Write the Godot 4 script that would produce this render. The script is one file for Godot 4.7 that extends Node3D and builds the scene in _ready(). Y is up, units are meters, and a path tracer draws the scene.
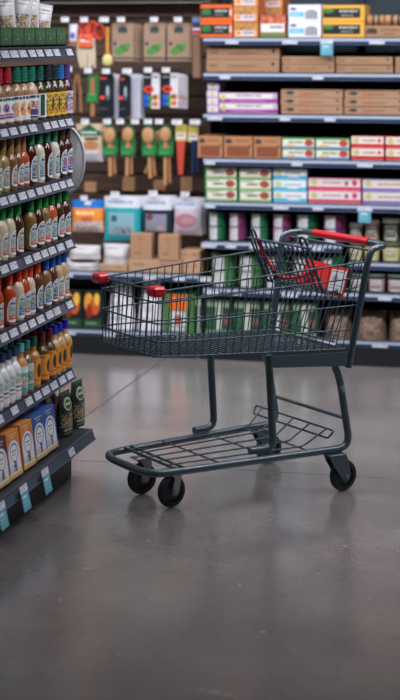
extends Node3D
# A supermarket aisle: store axes are the world axes (x along the end shelving, z towards the viewer, y up, metres).

const ORD := ["first", "second", "third", "fourth", "fifth", "sixth", "seventh", "eighth", "ninth", "tenth", "eleventh", "twelfth", "thirteenth"]
const EXPOSURE := 0.91
const LAMPS := [[-5.2, -6.9, 2.4, 9.0, 0.42, 0.0], [-2.6, -6.9, 2.4, 9.0, 0.42, 0.0], [0.0, -6.9, 2.4, 9.0, 0.42, 0.0], [2.6, -6.9, 2.4, 9.0, 0.42, 0.0], [-5.2, -8.2, 2.4, 4.5, 0.1, 0.0], [-2.6, -8.2, 2.4, 4.5, 0.1, 0.0], [0.0, -8.2, 2.4, 4.5, 0.1, 0.0], [2.6, -8.2, 2.4, 4.5, 0.1, 0.0], [-0.2, -5.0, 2.4, 6.0, 0.85, 1.5708]]
const SCUFFS := [[-1.0373, -4.6045, 0.02], [-1.0001, -4.5985, 0.016], [-1.0737, -4.6181, 0.01], [-0.9323, -5.6954, 0.012], [-1.6911, -5.5727, 0.014], [-1.004, -5.1059, 0.009], [-1.4061, -5.3132, 0.008], [-0.8953, -6.0268, 0.01], [-0.8485, -5.8721, 0.008], [-1.5762, -5.9286, 0.006], [-1.6812, -5.2487, 0.007], [-1.21, -6.286, 0.006], [-0.6568, -5.1169, 0.008], [-1.3653, -4.8238, 0.007], [-1.4306, -5.7357, 0.006], [-1.1617, -5.5237, 0.005], [-0.8638, -4.9413, 0.006], [-1.8746, -5.6317, 0.006], [-1.025, -6.3294, 0.005], [-1.312, -6.0658, 0.006]]
const BX0 := -2.1826
const BX1 := 0.4
const UPX := -1.3856
const BACK_SHELVES := [[1.755, -2.1826, 0.4, [[0.1607, 0.072], [0.4841, 0.08399999999999999], [0.9599, 0.08399999999999999], [1.1839, 0.06], [1.4839, 0.06], [1.7839, 0.06], [2.0839, 0.06]], 0.0], [1.562, -2.1826, 0.4, [[0.1214, 0.06], [0.6384, 0.06], [1.1839, 0.06], [1.4839, 0.06], [1.7839, 0.06], [2.0839, 0.06]], 0.0], [1.336, -2.1826, 0.4, [[0.065, 0.08399999999999999], [0.4564, 0.06], [0.7042, 0.06], [1.1839, 0.06], [1.4839, 0.06], [1.7839, 0.06], [2.0839, 0.06]], 0.0], [1.091, -2.1826, 0.4, [[0.0368, 0.06], [0.5228, 0.06], [0.8949, 0.08399999999999999], [1.1839, 0.06], [1.4839, 0.06], [1.7839, 0.06], [2.0839, 0.06]], 0.0], [0.852, -2.1826, 0.4, [[0.0368, 0.06], [0.4342, 0.08399999999999999], [0.6384, 0.06], [0.8949, 0.08399999999999999], [1.1839, 0.06], [1.4839, 0.06], [1.7839, 0.06], [2.0839, 0.06]], 0.0], [0.633, -2.1826, -1.4156, [[0.0311, 0.08399999999999999], [0.1551, 0.06], [0.2895, 0.06], [0.5393, 0.06], [0.6384, 0.06]], 0.0], [0.376, -2.1826, 0.4, [[0.0481, 0.08399999999999999], [0.1776, 0.072], [0.4841, 0.08399999999999999], [1.0031, 0.072], [1.1839, 0.06], [1.4839, 0.06], [1.7839, 0.06], [2.0839, 0.06]], 0.0], [0.12, -2.1826, 0.4, [[0.5393, 0.06], [0.7042, 0.06], [0.9761, 0.08399999999999999], [1.1839, 0.06], [1.4839, 0.06], [1.7839, 0.06], [2.0839, 0.06]], 0.0], [0.535, -1.3856, 0.4, [], -0.06]]
const PX0 := -5.2
const PX1 := -2.2126
const PEG_SHELVES := [[0.445, -5.2, -2.2126, [[2.2303, 0.07], [2.7124, 0.07], [2.8839, 0.07], [3.0259, 0.07]]], [0.12, -5.2, -2.2126, [[2.2479, 0.07], [2.4814, 0.07], [2.8839, 0.07]]]]
const HOOKS := [[-3.01, 1.8526, -9.52, 0.045], [-2.8976, 1.8524, -9.52, 0.045], [-2.7798, 1.8522, -9.52, 0.055], [-2.6803, 1.852, -9.52, 0.045], [-2.4883, 1.8517, -9.52, 0.045], [-2.3497, 1.8514, -9.52, 0.045], [-2.9922, 1.5719, -9.52, 0.045], [-2.874, 1.564, -9.52, 0.045], [-2.7681, 1.5617, -9.52, 0.045], [-2.6452, 1.5623, -9.52, 0.055], [-2.5231, 1.5685, -9.52, 0.045], [-2.4189, 1.569, -9.52, 0.045], [-2.8917, 1.2754, -9.52, 0.045], [-2.7622, 1.2769, -9.52, 0.045], [-2.6861, 1.2777, -9.52, 0.045], [-2.5986, 1.2788, -9.52, 0.045], [-2.5231, 1.2796, -9.52, 0.045], [-2.4593, 1.2804, -9.52, 0.045], [-2.3555, 1.2788, -9.52, 0.06], [-2.2521, 1.28, -9.52, 0.06], [-2.8976, 0.8425, -9.52, 0.04], [-2.7154, 0.869, -9.52, 0.05], [-2.4941, 0.8792, -9.52, 0.05], [-2.3095, 0.8775, -9.52, 0.05]]
const GX := -2.097
const GZ1 := -6.75
const GZ0 := -2.75
const G_SHELVES := [1.728, 1.449, 1.206, 0.963, 0.72, 0.437, 0.19]
const HANG_TAGS := [-5.6, -5.835, -6.075]
const BOTTLE_ROWS := [[1.4495, [["red_purple", -5.8326, 2], ["red_purple", -5.9152, 2], ["red_purple", -6.0054, 2], ["green_orange", -6.1037, 2], ["green_orange", -6.1879, 2], ["cream_violet", -6.2802, 2], ["olive_white", -6.381, 2], ["olive_yellow", -6.4725, 2], ["olive_yellow", -6.5538, 2], ["blue_yellow", -6.6305, 2], ["purple_pale", -6.7155, 2]], "on second shelf"], [1.2065, [["gold_green", -5.884, 2], ["gold_green", -5.968, 2], ["gold_amber", -6.0488, 2], ["gold_amber", -6.1204, 2], ["gold_red", -6.1879, 2], ["teal_dark", -6.2743, 2], ["teal_cream", -6.369, 2], ["teal_dark", -6.4663, 2], ["teal_cream", -6.5601, 2], ["dark_sauce", -6.6499, 2], ["dark_sauce", -6.7221, 2]], "on third shelf"], [0.9635, [["green_cream", -5.8633, 2], ["green_cream", -5.9468, 2], ["green_cream", -6.0324, 2], ["green_dark", -6.1204, 2], ["green_herb", -6.2685, 2], ["green_dark", -6.363, 2], ["green_herb", -6.4417, 2], ["green_red", -6.5223, 2], ["green_dark", -6.6112, 2], ["green_dark", -6.7023, 2]], "on fourth shelf"], [0.7205, [["orange_red", -5.9048, 2], ["orange_red", -6.027, 2], ["orange_cream", -6.126, 2], ["orange_red", -6.1993, 2], ["orange_cream", -6.2569, 2], ["orange_brown", -6.351, 2], ["blue_brown", -6.454, 2], ["blue_plum", -6.5348, 2], ["blue_tan", -6.6047, 2], ["blue_tan", -6.676, 2]], "on fifth shelf"], [0.4375, [["white_slim", -5.8944, 2], ["white_slim", -5.9574, 2], ["white_slim", -6.0216, 2], ["white_slim", -6.0871, 2], ["teal_orange", -6.1653, 2], ["teal_grey", -6.2337, 2], ["deep_teal", -6.3154, 2], ["wine_orange", -6.4173, 2], ["wine_orange", -6.5035, 2], ["navy_cream", -6.5728, 2], ["navy_cream", -6.637, 2], ["navy_cream", -6.7089, 2]], "on sixth shelf"]]
const POUCHES := [[-2.217, 1.7426, -6.398, 0.08, 0.2, 1, 0, 0.55, -0.1, -0.14, "third"], [-2.217, 1.7382, -6.528, 0.08, 0.2, 2, 0, 0.55, -0.08, -0.03, "second"], [-2.217, 1.7422, -6.658, 0.07, 0.155, 3, 0, 0.55, -0.08, -0.15, "first"], [-2.297, 1.7444, -6.528, 0.05, 0.15, 4, 1, 0.55, -0.06, 0.3, "second"], [-2.297, 1.7444, -6.658, 0.05, 0.14, 5, 1, 0.55, -0.06, 0.3, "first"], [-2.217, 1.739, -6.268, 0.08, 0.19, 6, 0, 0.55, -0.08, 0.05, "fourth"]]
const DECK_BOXES := [["plum", -2.08, -5.6086, 0.122, -0.13, 0.04, "second", ", in front, counted from the bags"], ["plum", -2.08, -5.7851, 0.122, -0.13, 0.04, "first", ", in front, counted from the bags"], ["amber", -2.08, -5.9175, 0.122, -0.13, 0.04, "second", ", in front, counted from the bags"], ["amber", -2.08, -6.0669, 0.122, -0.13, 0.04, "first", ", in front, counted from the bags"], ["azure", -2.08, -6.2057, 0.122, -0.13, 0.04, "second", ", in front, counted from the bags"], ["azure", -2.08, -6.3321, 0.122, -0.13, 0.04, "first", ", in front, counted from the bags"], ["amber", -2.165, -5.9396, 0.122, -0.13, 0.04, "second", ", behind others, counted from the bags"], ["amber", -2.165, -6.0575, 0.122, -0.13, 0.04, "first", ", behind others, counted from the bags"], ["azure", -2.165, -6.1911, 0.122, -0.13, 0.04, "third", ", behind others, counted from the bags"], ["azure", -2.165, -6.3184, 0.122, -0.13, 0.04, "second", ", behind others, counted from the bags"], ["azure", -2.165, -6.4507, 0.122, -0.13, 0.04, "first", ", behind others, counted from the bags"]]
const DECK_BAGS := [[-2.1, 0.193, -6.6079, 0.1, 0.172, 1, 0, "green printed bag beside the blue boxes"], [-2.1, 0.193, -6.7743, 0.1, 0.182, 2, 0, "green printed bag at the very end of the bottom deck"], [-2.2, 0.193, -6.6598, 0.1, 0.18, 3, 1, "maroon printed bag behind the blue boxes"], [-2.2, 0.193, -6.7757, 0.1, 0.19, 4, 1, "maroon printed bag behind the green bags"]]
const CARTONS := [["orange", -2.1164, 1.755, -9.425, 0.1818, 0.0913, 2, 0.22, ""], ["snack", -1.95, 1.755, -9.425, 0.1355, 0.0854, 3, 0.22, " beside the orange cartons"], ["food", -1.7991, 1.755, -9.425, 0.1457, 0.1262, 1, 0.22, ""], ["snack", -1.8549, 1.755, -9.665000000000001, 0.1352, 0.0816, 3, 0.22, " behind the red food carton"], ["foil", -1.623, 1.755, -9.425, 0.1803, 0.0902, 2, 0.22, ""], ["yellow", -1.4101, 1.755, -9.425, 0.2305, 0.0887, 2, 0.22, ""], ["kraft_flat", -1.1883, 1.755, -9.425, 0.2036, 0.0649, 1, 0.22, ""], ["kraft_long", -1.9692, 1.562, -9.425, 0.4081, 0.0702, 2, 0.22, " in the longest pair"], ["kraft_long", -1.6026, 1.562, -9.425, 0.2878, 0.0449, 2, 0.22, " under the sky blue banded cartons"], ["kraft_long", -1.2944, 1.562, -9.425, 0.308, 0.0445, 2, 0.22, " under the flat kraft carton"], ["kraft_long", -0.9759, 1.562, -9.425, 0.3033, 0.0442, 2, 0.22, " last in the row"], ["small_white", -2.136, 1.336, -9.425, 0.0631, 0.042, 4, 0.22, ""], ["purple", -1.9365, 1.336, -9.425, 0.3261, 0.0574, 2, 0.22, ""], ["kraft_three", -1.5821, 1.336, -9.425, 0.3399, 0.0454, 3, 0.22, " beside the purple cartons"], ["kraft_three", -1.2402, 1.336, -9.425, 0.3289, 0.045, 3, 0.22, " above the red cartons"], ["brown", -2.1517, 1.091, -9.425, 0.1397, 0.119, 1, 0.22, " overhanging the shelf end"], ["brown", -1.9936, 1.091, -9.425, 0.1611, 0.1186, 1, 0.22, " between two like it"], ["brown", -1.8298, 1.091, -9.425, 0.1515, 0.1181, 1, 0.22, " beside white cartons"], ["white_green", -1.6575, 1.091, -9.425, 0.1779, 0.0575, 2, 0.22, " beside a russet panelled carton"], ["white_green", -1.4702, 1.091, -9.425, 0.1818, 0.0572, 2, 0.22, " beside the red cartons"], ["red_white", -1.2777, 1.091, -9.425, 0.1774, 0.0651, 2, 0.22, " beside a green-edged pair"], ["red_white", -1.0897, 1.091, -9.425, 0.1784, 0.0648, 2, 0.22, " beyond another red pair"], ["green_edge", -2.0901, 0.852, -9.425, 0.1799, 0.0619, 3, 0.22, " at the shelf end"], ["green_edge", -1.8997, 0.852, -9.425, 0.1856, 0.0616, 3, 0.22, " beside sky blue cartons"], ["sky", -1.7033, 0.852, -9.425, 0.1866, 0.0624, 3, 0.22, ""], ["pink", -1.4582, 0.852, -9.425, 0.2886, 0.0687, 2, 0.22, ""], ["lilac", -1.1628, 0.852, -9.425, 0.2818, 0.0682, 2, 0.22, ""], ["leaf_box", -2.1022, 0.12, -9.425, 0.1478, 0.1935, 1, 0.22, " , second from the orange-topped one"], ["leaf_box", -1.9431, 0.12, -9.425, 0.1551, 0.1928, 1, 0.22, " , third from the orange-topped one"], ["leaf_box", -1.781, 0.12, -9.425, 0.1539, 0.192, 1, 0.22, " , fourth from the orange-topped one"], ["leaf_box", -1.6229, 0.12, -9.425, 0.1472, 0.1913, 1, 0.22, " , fifth from the orange-topped one"], ["kraft_low", -2.4689, 0.445, -9.425, 0.3028, 0.0726, 1, 0.22, " under the standing kraft boxes"], ["kraft_low", -2.2567, 0.445, -9.425, 0.1005, 0.0721, 1, 0.22, " at the slat board end"], ["kraft_low", -2.7085, 0.445, -9.425, 0.1609, 0.0393, 1, 0.22, " under a pale napkin pack"], ["kraft_stand", -2.5477, 0.5149, -9.425, 0.1221, 0.1452, 1, 0.07, " under the teal bag"], ["kraft_stand", -2.3895, 0.5149, -9.425, 0.1155, 0.1446, 1, 0.07, " under the navy bag"], ["kraft_low", -2.2725, 0.5149, -9.455, 0.1123, 0.0556, 1, 0.22, " on another beside the shelving"], ["chips", -2.9483, 0.12, -9.425, 0.1156, 0.2142, 1, 0.22, " beside the gondola end"], ["chips", -2.828, 0.12, -9.425, 0.1091, 0.2135, 1, 0.22, " beside a white sack"], ["orange_green", -2.3281, 0.12, -9.425, 0.1694, 0.2112, 1, 0.22, ""], ["leaf_box", -2.2182, 0.12, -9.425, 0.0349, 0.1993, 1, 0.22, " beside the orange-topped one"]]
const PACKS := [["green", -2.1233, 0.633, -9.425, 0.0499, 0.0775, 2, "first such stack under the cartons from the slat board"], ["purple", -2.0076, 0.633, -9.425, 0.0525, 0.0775, 2, "first such stack under the cartons from the slat board"], ["green", -1.8842, 0.633, -9.425, 0.0522, 0.0775, 2, "second such stack under the cartons from the slat board"], ["purple", -1.7587, 0.633, -9.425, 0.0546, 0.0775, 2, "second such stack under the cartons from the slat board"], ["green", -1.6201, 0.633, -9.425, 0.0653, 0.0775, 2, "third such stack under the cartons from the slat board"], ["purple", -1.4687, 0.633, -9.425, 0.0676, 0.0775, 2, "third such stack under the cartons from the slat board"], ["lime", -2.0894, 0.376, -9.425, 0.0724, 0.0909, 2, "first such stack on the shelf below from the slat board"], ["lime", -1.9374, 0.376, -9.425, 0.0719, 0.0909, 2, "second such stack on the shelf below from the slat board"], ["green", -1.7865, 0.376, -9.425, 0.0714, 0.0909, 2, "first such stack on the shelf below from the slat board"], ["lime", -1.6367, 0.376, -9.425, 0.0709, 0.0909, 2, "third such stack on the shelf below from the slat board"], ["green", -1.4879, 0.376, -9.425, 0.0704, 0.0909, 2, "second such stack on the shelf below from the slat board"]]
const TUBS := [["straw", -1.3542, 0.535, -9.485000000000001, 0.0374, 0.1026, ", under a cream one"], ["cream", -1.3542, 0.6386, -9.485000000000001, 0.0374, 0.1053, ""], ["straw", -1.2666, 0.535, -9.485000000000001, 0.0427, 0.1026, ", under a tan one"], ["orange", -1.2666, 0.6386, -9.485000000000001, 0.0427, 0.1263, ""], ["straw", -1.1603, 0.535, -9.485000000000001, 0.0506, 0.1026, ", under a moss green one"], ["moss", -1.1603, 0.6386, -9.485000000000001, 0.0506, 0.1368, ""], ["straw", -1.0491, 0.535, -9.485000000000001, 0.0477, 0.1026, ", under a second cream one"], ["cream", -1.0491, 0.6386, -9.485000000000001, 0.0477, 0.1158, " past the moss green one"], ["rose", -1.3334, 0.376, -9.425, 0.044, 0.0947, ", first of three under the straw tubs"], ["rose", -1.2328, 0.376, -9.425, 0.0465, 0.0947, ", second of three under the straw tubs"], ["rose", -1.126, 0.376, -9.425, 0.0503, 0.0947, ", third of three under the straw tubs"]]
const SACKS := [["white", -2.6766, 0.12, -9.425, 0.1684, 0.2727, 0.12, 1, "tall white paper sack beside the crisps carton"], ["white", -2.5016, 0.12, -9.425, 0.1642, 0.2781, 0.12, 2, "tall white paper sack beside the orange-topped carton"], ["brown", -1.4496, 0.12, -9.425, 0.1534, 0.1497, 0.16, 3, "squat brown sack beside a green and white carton"], ["brown", -1.2668, 0.12, -9.425, 0.1684, 0.1497, 0.16, 4, "squat brown sack between two like it"], ["brown", -1.0937, 0.12, -9.425, 0.1562, 0.1497, 0.16, 5, "squat brown sack past another on the lowest shelf"], ["pale", -2.8896, 0.507, -9.425, 0.1877, 0.0749, 0.1, 6, "soft pale napkin pack on top of another"], ["pale", -2.7056, 0.485, -9.435, 0.163, 0.107, 0.12, 7, "plump pale napkin pack on a low kraft box"], ["pale", -2.9044, 0.445, -9.425, 0.2054, 0.0588, 0.12, 8, "flat pale napkin pack under another"]]
const ROLLS := [[-1.2368, 1.8483, -9.475000000000001, 0.0868], [-1.1327, 1.8483, -9.475000000000001, 0.1052]]
const BACK_TAGS := [[-1.4948, 1.7475], [-1.2877, 0.8462]]
const CARDS := [["glove", -2.6799, 1.8365, -9.53, 0.129, 0.2151, 4, " beside the amber handled brush"], ["glove", -2.4945, 1.8363, -9.53, 0.125, 0.2141, 2, " on the middle glove hook"], ["glove", -2.3554, 1.8361, -9.53, 0.1242, 0.2135, 2, " beside the striped brush sleeve"], ["black", -2.7739, 1.5478, -9.53, 0.0825, 0.2438, 1, ", nearer the green carded brush"], ["black", -2.6681, 1.5427, -9.53, 0.0703, 0.2375, 1, ", nearer the ring cards"], ["back", -2.7472, 1.5472, -9.559999999999999, 0.0708, 0.25, 2, " nearer the green carded brush"], ["back", -2.6266, 1.5479, -9.559999999999999, 0.088, 0.2493, 2, " nearer the ring cards"], ["ring", -2.5119, 1.5548, -9.53, 0.096, 0.2001, 1, " beside the white card backs"], ["ring", -2.4031, 1.5554, -9.53, 0.0984, 0.194, 4, " in the fuller set"]]
const SPOONS := [[-2.7533, 1.2592, -9.53, 0.02, 0.036, 0.288, "first"], [-2.6564, 1.2603, -9.53, -0.03, 0.033, 0.288, "second"], [-2.5191, 1.262, -9.53, 0.05, 0.036, 0.2989, "fourth"], [-2.5628, 1.2502, -9.59, -0.35, 0.03, 0.2663, "slanting third"], [-2.432, 1.263, -9.53, 0.0, 0.033, 0.337, "fifth"]]
const HUNG := [["green_pouch", -2.8773, 1.2634, -9.53, 0.1598, 0.212, 2], ["orange_pouch", -2.8863, 0.8289, -9.53, 0.1895, 0.1766, 2], ["teal_pouch", -2.6816, 0.856, -9.53, 0.2141, 0.2527, 2], ["navy_pouch", -2.4786, 0.8631, -9.53, 0.1743, 0.2283, 2], ["rose_pouch", -2.3021, 0.8556, -9.53, 0.1614, 0.2065, 2]]
const TOOLS := [["mop", -2.895, 1.8538, -9.53, 0.2717], ["brush", -2.7651, 1.8139, -9.51, 0.2228], ["whitebit", -2.9721, 1.8312, -9.53, 0.125], ["pegs", -2.9483, 1.5525, -9.53, 0.2228], ["greencard", -2.8565, 1.5587, -9.53, 0.25], ["flagbrush", -2.2501, 1.8695, -9.53, 0.3424], ["redtool", -2.3423, 1.2641, -9.53, 0.2772], ["navytool", -2.2731, 1.2593, -9.53, 0.2663], ["kraftbit", -2.8984, 0.9254, -9.629999999999999, 0.0571], ["kraftbit", -2.6724, 0.9583, -9.629999999999999, 0.0788], ["kraftbit", -2.4898, 0.9447, -9.629999999999999, 0.0598], ["kraftbit", -2.3319, 0.9647, -9.629999999999999, 0.0788]]

var mats := {}
var prints := {}
var shapes := {}
var taken := {}
var rng := RandomNumberGenerator.new()


# ---------------------------------------------------------------- mesh collector
class Shape:
	var v := PackedVector3Array()
	var n := PackedVector3Array()
	var t := PackedVector2Array()
	var i := PackedInt32Array()

	func vert(p: Vector3, nn: Vector3, uv := Vector2.ZERO) -> int:
		v.append(p); n.append(nn); t.append(uv)
		return v.size() - 1

	func tri(a: int, b: int, c: int) -> void:
		var g := (v[c] - v[a]).cross(v[b] - v[a])
		if g.length_squared() < 1e-16:
			return
		if g.dot(n[a] + n[b] + n[c]) < 0.0:
			i.append_array([a, c, b])
		else:
			i.append_array([a, b, c])

	func quad(a: Vector3, b: Vector3, c: Vector3, d: Vector3, nn: Vector3, uv := [Vector2(0, 1), Vector2(1, 1), Vector2(1, 0), Vector2(0, 0)]) -> void:
		var k := vert(a, nn, uv[0])
		vert(b, nn, uv[1]); vert(c, nn, uv[2]); vert(d, nn, uv[3])
		tri(k, k + 1, k + 2); tri(k, k + 2, k + 3)

	func tube(pts: PackedVector3Array, r: float, seg := 8, closed := false, squash := 1.0) -> Shape:
		var m := pts.size()
		var side := Vector3.ZERO
		var first := v.size()
		for k in m:
			var a: Vector3 = pts[(k - 1 + m) % m] if closed or k > 0 else pts[k]
			var b: Vector3 = pts[(k + 1) % m] if closed or k < m - 1 else pts[k]
			var dir := (b - a).normalized()
			if side == Vector3.ZERO:
				side = dir.cross(Vector3.UP if absf(dir.y) < 0.9 else Vector3.RIGHT).normalized()
			side = (side - dir * side.dot(dir)).normalized()
			var up := side.cross(dir).normalized()
			for j in seg + 1:
				var w := TAU * j / seg
				var o := side * cos(w) + up * sin(w) * squash
				vert(pts[k] + o * r, (side * cos(w) + up * sin(w) / squash).normalized(), Vector2(float(j) / seg, float(k) / m))
		for k in (m if closed else m - 1):
			for j in seg:
				var a := first + k * (seg + 1) + j
				var b := first + ((k + 1) % m) * (seg + 1) + j
				tri(a, a + 1, b + 1); tri(a, b + 1, b)
		if not closed:
			for e in 2:
				var base := first + (0 if e == 0 else (m - 1) * (seg + 1))
				var nn := (pts[0] - pts[1]).normalized() if e == 0 else (pts[m - 1] - pts[m - 2]).normalized()
				var c := vert(pts[0] if e == 0 else pts[m - 1], nn)
				for j in seg + 1:
					vert(v[base + j], nn)
				for j in seg:
					tri(c, c + 1 + j, c + 2 + j)
		return self

	# profile: points (radius, height); sx, sz stretch the section; from/to in turns round +y starting at +x
	func lathe(profile: Array, seg := 16, sx := 1.0, sz := 1.0, from := 0.0, to := 1.0, at := Vector3.ZERO) -> Shape:
		var m := profile.size()
		var total := 0.0
		var along := [0.0]
		for k in range(1, m):
			total += (profile[k] - profile[k - 1]).length()
			along.append(total)
		var first := v.size()
		for k in m:
			var p: Vector2 = profile[k]
			var d: Vector2 = (profile[mini(k + 1, m - 1)] - profile[maxi(k - 1, 0)]).normalized()
			for j in seg + 1:
				var w := TAU * lerpf(from, to, float(j) / seg)
				var nn := Vector3(cos(w) * d.y / sx, -d.x, sin(w) * d.y / sz).normalized()
				vert(at + Vector3(cos(w) * p.x * sx, p.y, sin(w) * p.x * sz), nn, Vector2(1.0 - float(j) / seg, 1.0 - along[k] / maxf(total, 1e-6)))
		for k in m - 1:
			for j in seg:
				var a := first + k * (seg + 1) + j
				var b := a + seg + 1
				tri(a, a + 1, b + 1); tri(a, b + 1, b)
		return self

	# a box with its edges cut; faces: "all", "front" or "rest"
	func box(c: Vector3, s: Vector3, ch := 0.0, faces := "all") -> Shape:
		var h := s / 2.0
		ch = minf(ch, 0.45 * minf(s.x, minf(s.y, s.z)))
		for ax in 3:
			for sg in [-1.0, 1.0]:
				var is_front: bool = ax == 2 and sg > 0.0
				if (faces == "front" and not is_front) or (faces == "rest" and is_front):
					continue
				var nn := Vector3.ZERO
				nn[ax] = sg
				var u := Vector3.ZERO
				var w := Vector3.ZERO
				var ua := 2 if ax == 0 else 0
				var wa := 2 if ax == 1 else 1
				u[ua] = h[ua] - ch
				w[wa] = h[wa] - ch
				if (ax == 0 and sg > 0.0) or (ax == 2 and sg < 0.0):
					u = -u
				var o := c + nn * h[ax]
				quad(o - u - w, o + u - w, o + u + w, o - u + w, nn)
		if ch > 0.0 and faces != "front":
			for ax in 3:
				var b := (ax + 1) % 3
				var d := (ax + 2) % 3
				for sb in [-1.0, 1.0]:
					for sd in [-1.0, 1.0]:
						var e := Vector3.ZERO
						e[ax] = h[ax] - ch
						var p := Vector3.ZERO
						p[b] = sb * h[b]; p[d] = sd * (h[d] - ch)
						var q := Vector3.ZERO
						q[b] = sb * (h[b] - ch); q[d] = sd * h[d]
						var nn := Vector3.ZERO
						nn[b] = sb; nn[d] = sd
						quad(c + p - e, c + p + e, c + q + e, c + q - e, nn.normalized())
			for sx in [-1.0, 1.0]:
				for sy in [-1.0, 1.0]:
					for sz in [-1.0, 1.0]:
						var g := Vector3(sx, sy, sz)
						var a := vert(c + g * Vector3(h.x, h.y - ch, h.z - ch), g.normalized())
						vert(c + g * Vector3(h.x - ch, h.y, h.z - ch), g.normalized())
						vert(c + g * Vector3(h.x - ch, h.y - ch, h.z), g.normalized())
						tri(a, a + 1, a + 2)
		return self

	# an outline (x, y) given a thickness along z
	func slab(outline: PackedVector2Array, thick: float, at := Vector3.ZERO, uvbox := Rect2(0, 0, 1, 1)) -> Shape:
		var tris := Geometry2D.triangulate_polygon(outline)
		for sg in [-1.0, 1.0]:
			var first := v.size()
			for p in outline:
				vert(at + Vector3(p.x, p.y, sg * thick / 2.0), Vector3(0, 0, sg), Vector2((p.x - uvbox.position.x) / uvbox.size.x, 1.0 - (p.y - uvbox.position.y) / uvbox.size.y))
			for k in range(0, tris.size(), 3):
				tri(first + tris[k], first + tris[k + 1], first + tris[k + 2])
		var cw := Geometry2D.is_polygon_clockwise(outline)
		for k in outline.size():
			var a := outline[k]
			var b := outline[(k + 1) % outline.size()]
			var d := (b - a).normalized()
			var nn := Vector3(-d.y, d.x, 0) if cw else Vector3(d.y, -d.x, 0)
			quad(at + Vector3(a.x, a.y, -thick / 2), at + Vector3(b.x, b.y, -thick / 2), at + Vector3(b.x, b.y, thick / 2), at + Vector3(a.x, a.y, thick / 2), nn)
		return self

	# a filled bag: flat sealed top, deep foot; stands on y = 0, front +z
	func bag(w: float, h: float, d: float, foot := 1.0, crumple := 0.0, seed_ := 1, taper := 0.0, nu := 8, nv := 10) -> Shape:
		var noise := FastNoiseLite.new()
		noise.seed = seed_
		noise.frequency = 9.0
		for sg in [-1.0, 1.0]:
			var first := v.size()
			for b in nv + 1:
				for a in nu + 1:
					var u := 2.0 * a / nu - 1.0
					var k := float(b) / nv
					var up := sin(PI * 0.5 * clampf((1.0 - k) * 1.6, 0.0, 1.0))
					var low := lerpf(sin(PI * 0.5 * clampf(k * 4.0, 0.0, 1.0)), 1.0, foot)
					var deep := sqrt(maxf(0.0, 1.0 - pow(absf(u), 3.0))) * up * low
					var wide := (1.0 - 0.05 * sin(PI * k)) * (1.0 - taper * k * k)
					var z: float = sg * (d / 2.0 * deep + 0.0015) + noise.get_noise_3d(u * w, k * h * 2.0, sg) * crumple * deep
					vert(Vector3(u * w / 2.0 * wide, k * h, z), Vector3(0, 0, sg), Vector2((u + 1.0) / 2.0 if sg > 0 else (1.0 - u) / 2.0, 1.0 - k))
			for b in nv + 1:
				for a in nu + 1:
					var c := first + b * (nu + 1) + a
					var dx := v[first + b * (nu + 1) + mini(a + 1, nu)] - v[first + b * (nu + 1) + maxi(a - 1, 0)]
					var dy := v[first + mini(b + 1, nv) * (nu + 1) + a] - v[first + maxi(b - 1, 0) * (nu + 1) + a]
					n[c] = (dx.cross(dy) * sg).normalized()
			for b in nv:
				for a in nu:
					var c := first + b * (nu + 1) + a
					tri(c, c + 1, c + nu + 2); tri(c, c + nu + 2, c + nu + 1)
		return self

	func add_to(m: ArrayMesh, mat: Material) -> void:
		var arr := []
		arr.resize(Mesh.ARRAY_MAX)
		arr[Mesh.ARRAY_VERTEX] = v
		arr[Mesh.ARRAY_NORMAL] = n
		arr[Mesh.ARRAY_TEX_UV] = t
		arr[Mesh.ARRAY_INDEX] = i
		m.add_surface_from_arrays(Mesh.PRIMITIVE_TRIANGLES, arr)
		m.surface_set_material(m.get_surface_count() - 1, mat)

	func done(mat: Material) -> ArrayMesh:
		var m := ArrayMesh.new()
		add_to(m, mat)
		return m


# ---------------------------------------------------------------- small helpers
func rgb(r: int, g: int, b: int) -> Color:
	return Color8(r, g, b)


func mat(called: String, c := Color.WHITE, rough := 0.6, metal := 0.0, coat := 0.0) -> StandardMaterial3D:
	if not mats.has(called):
		var m := StandardMaterial3D.new()
		m.resource_name = called
		m.albedo_color = c
		m.roughness = rough
		m.metallic = metal
		if coat > 0.0:
			m.clearcoat_enabled = true
			m.clearcoat = coat
			m.clearcoat_roughness = 0.15
		mats[called] = m
	return mats[called]


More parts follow.
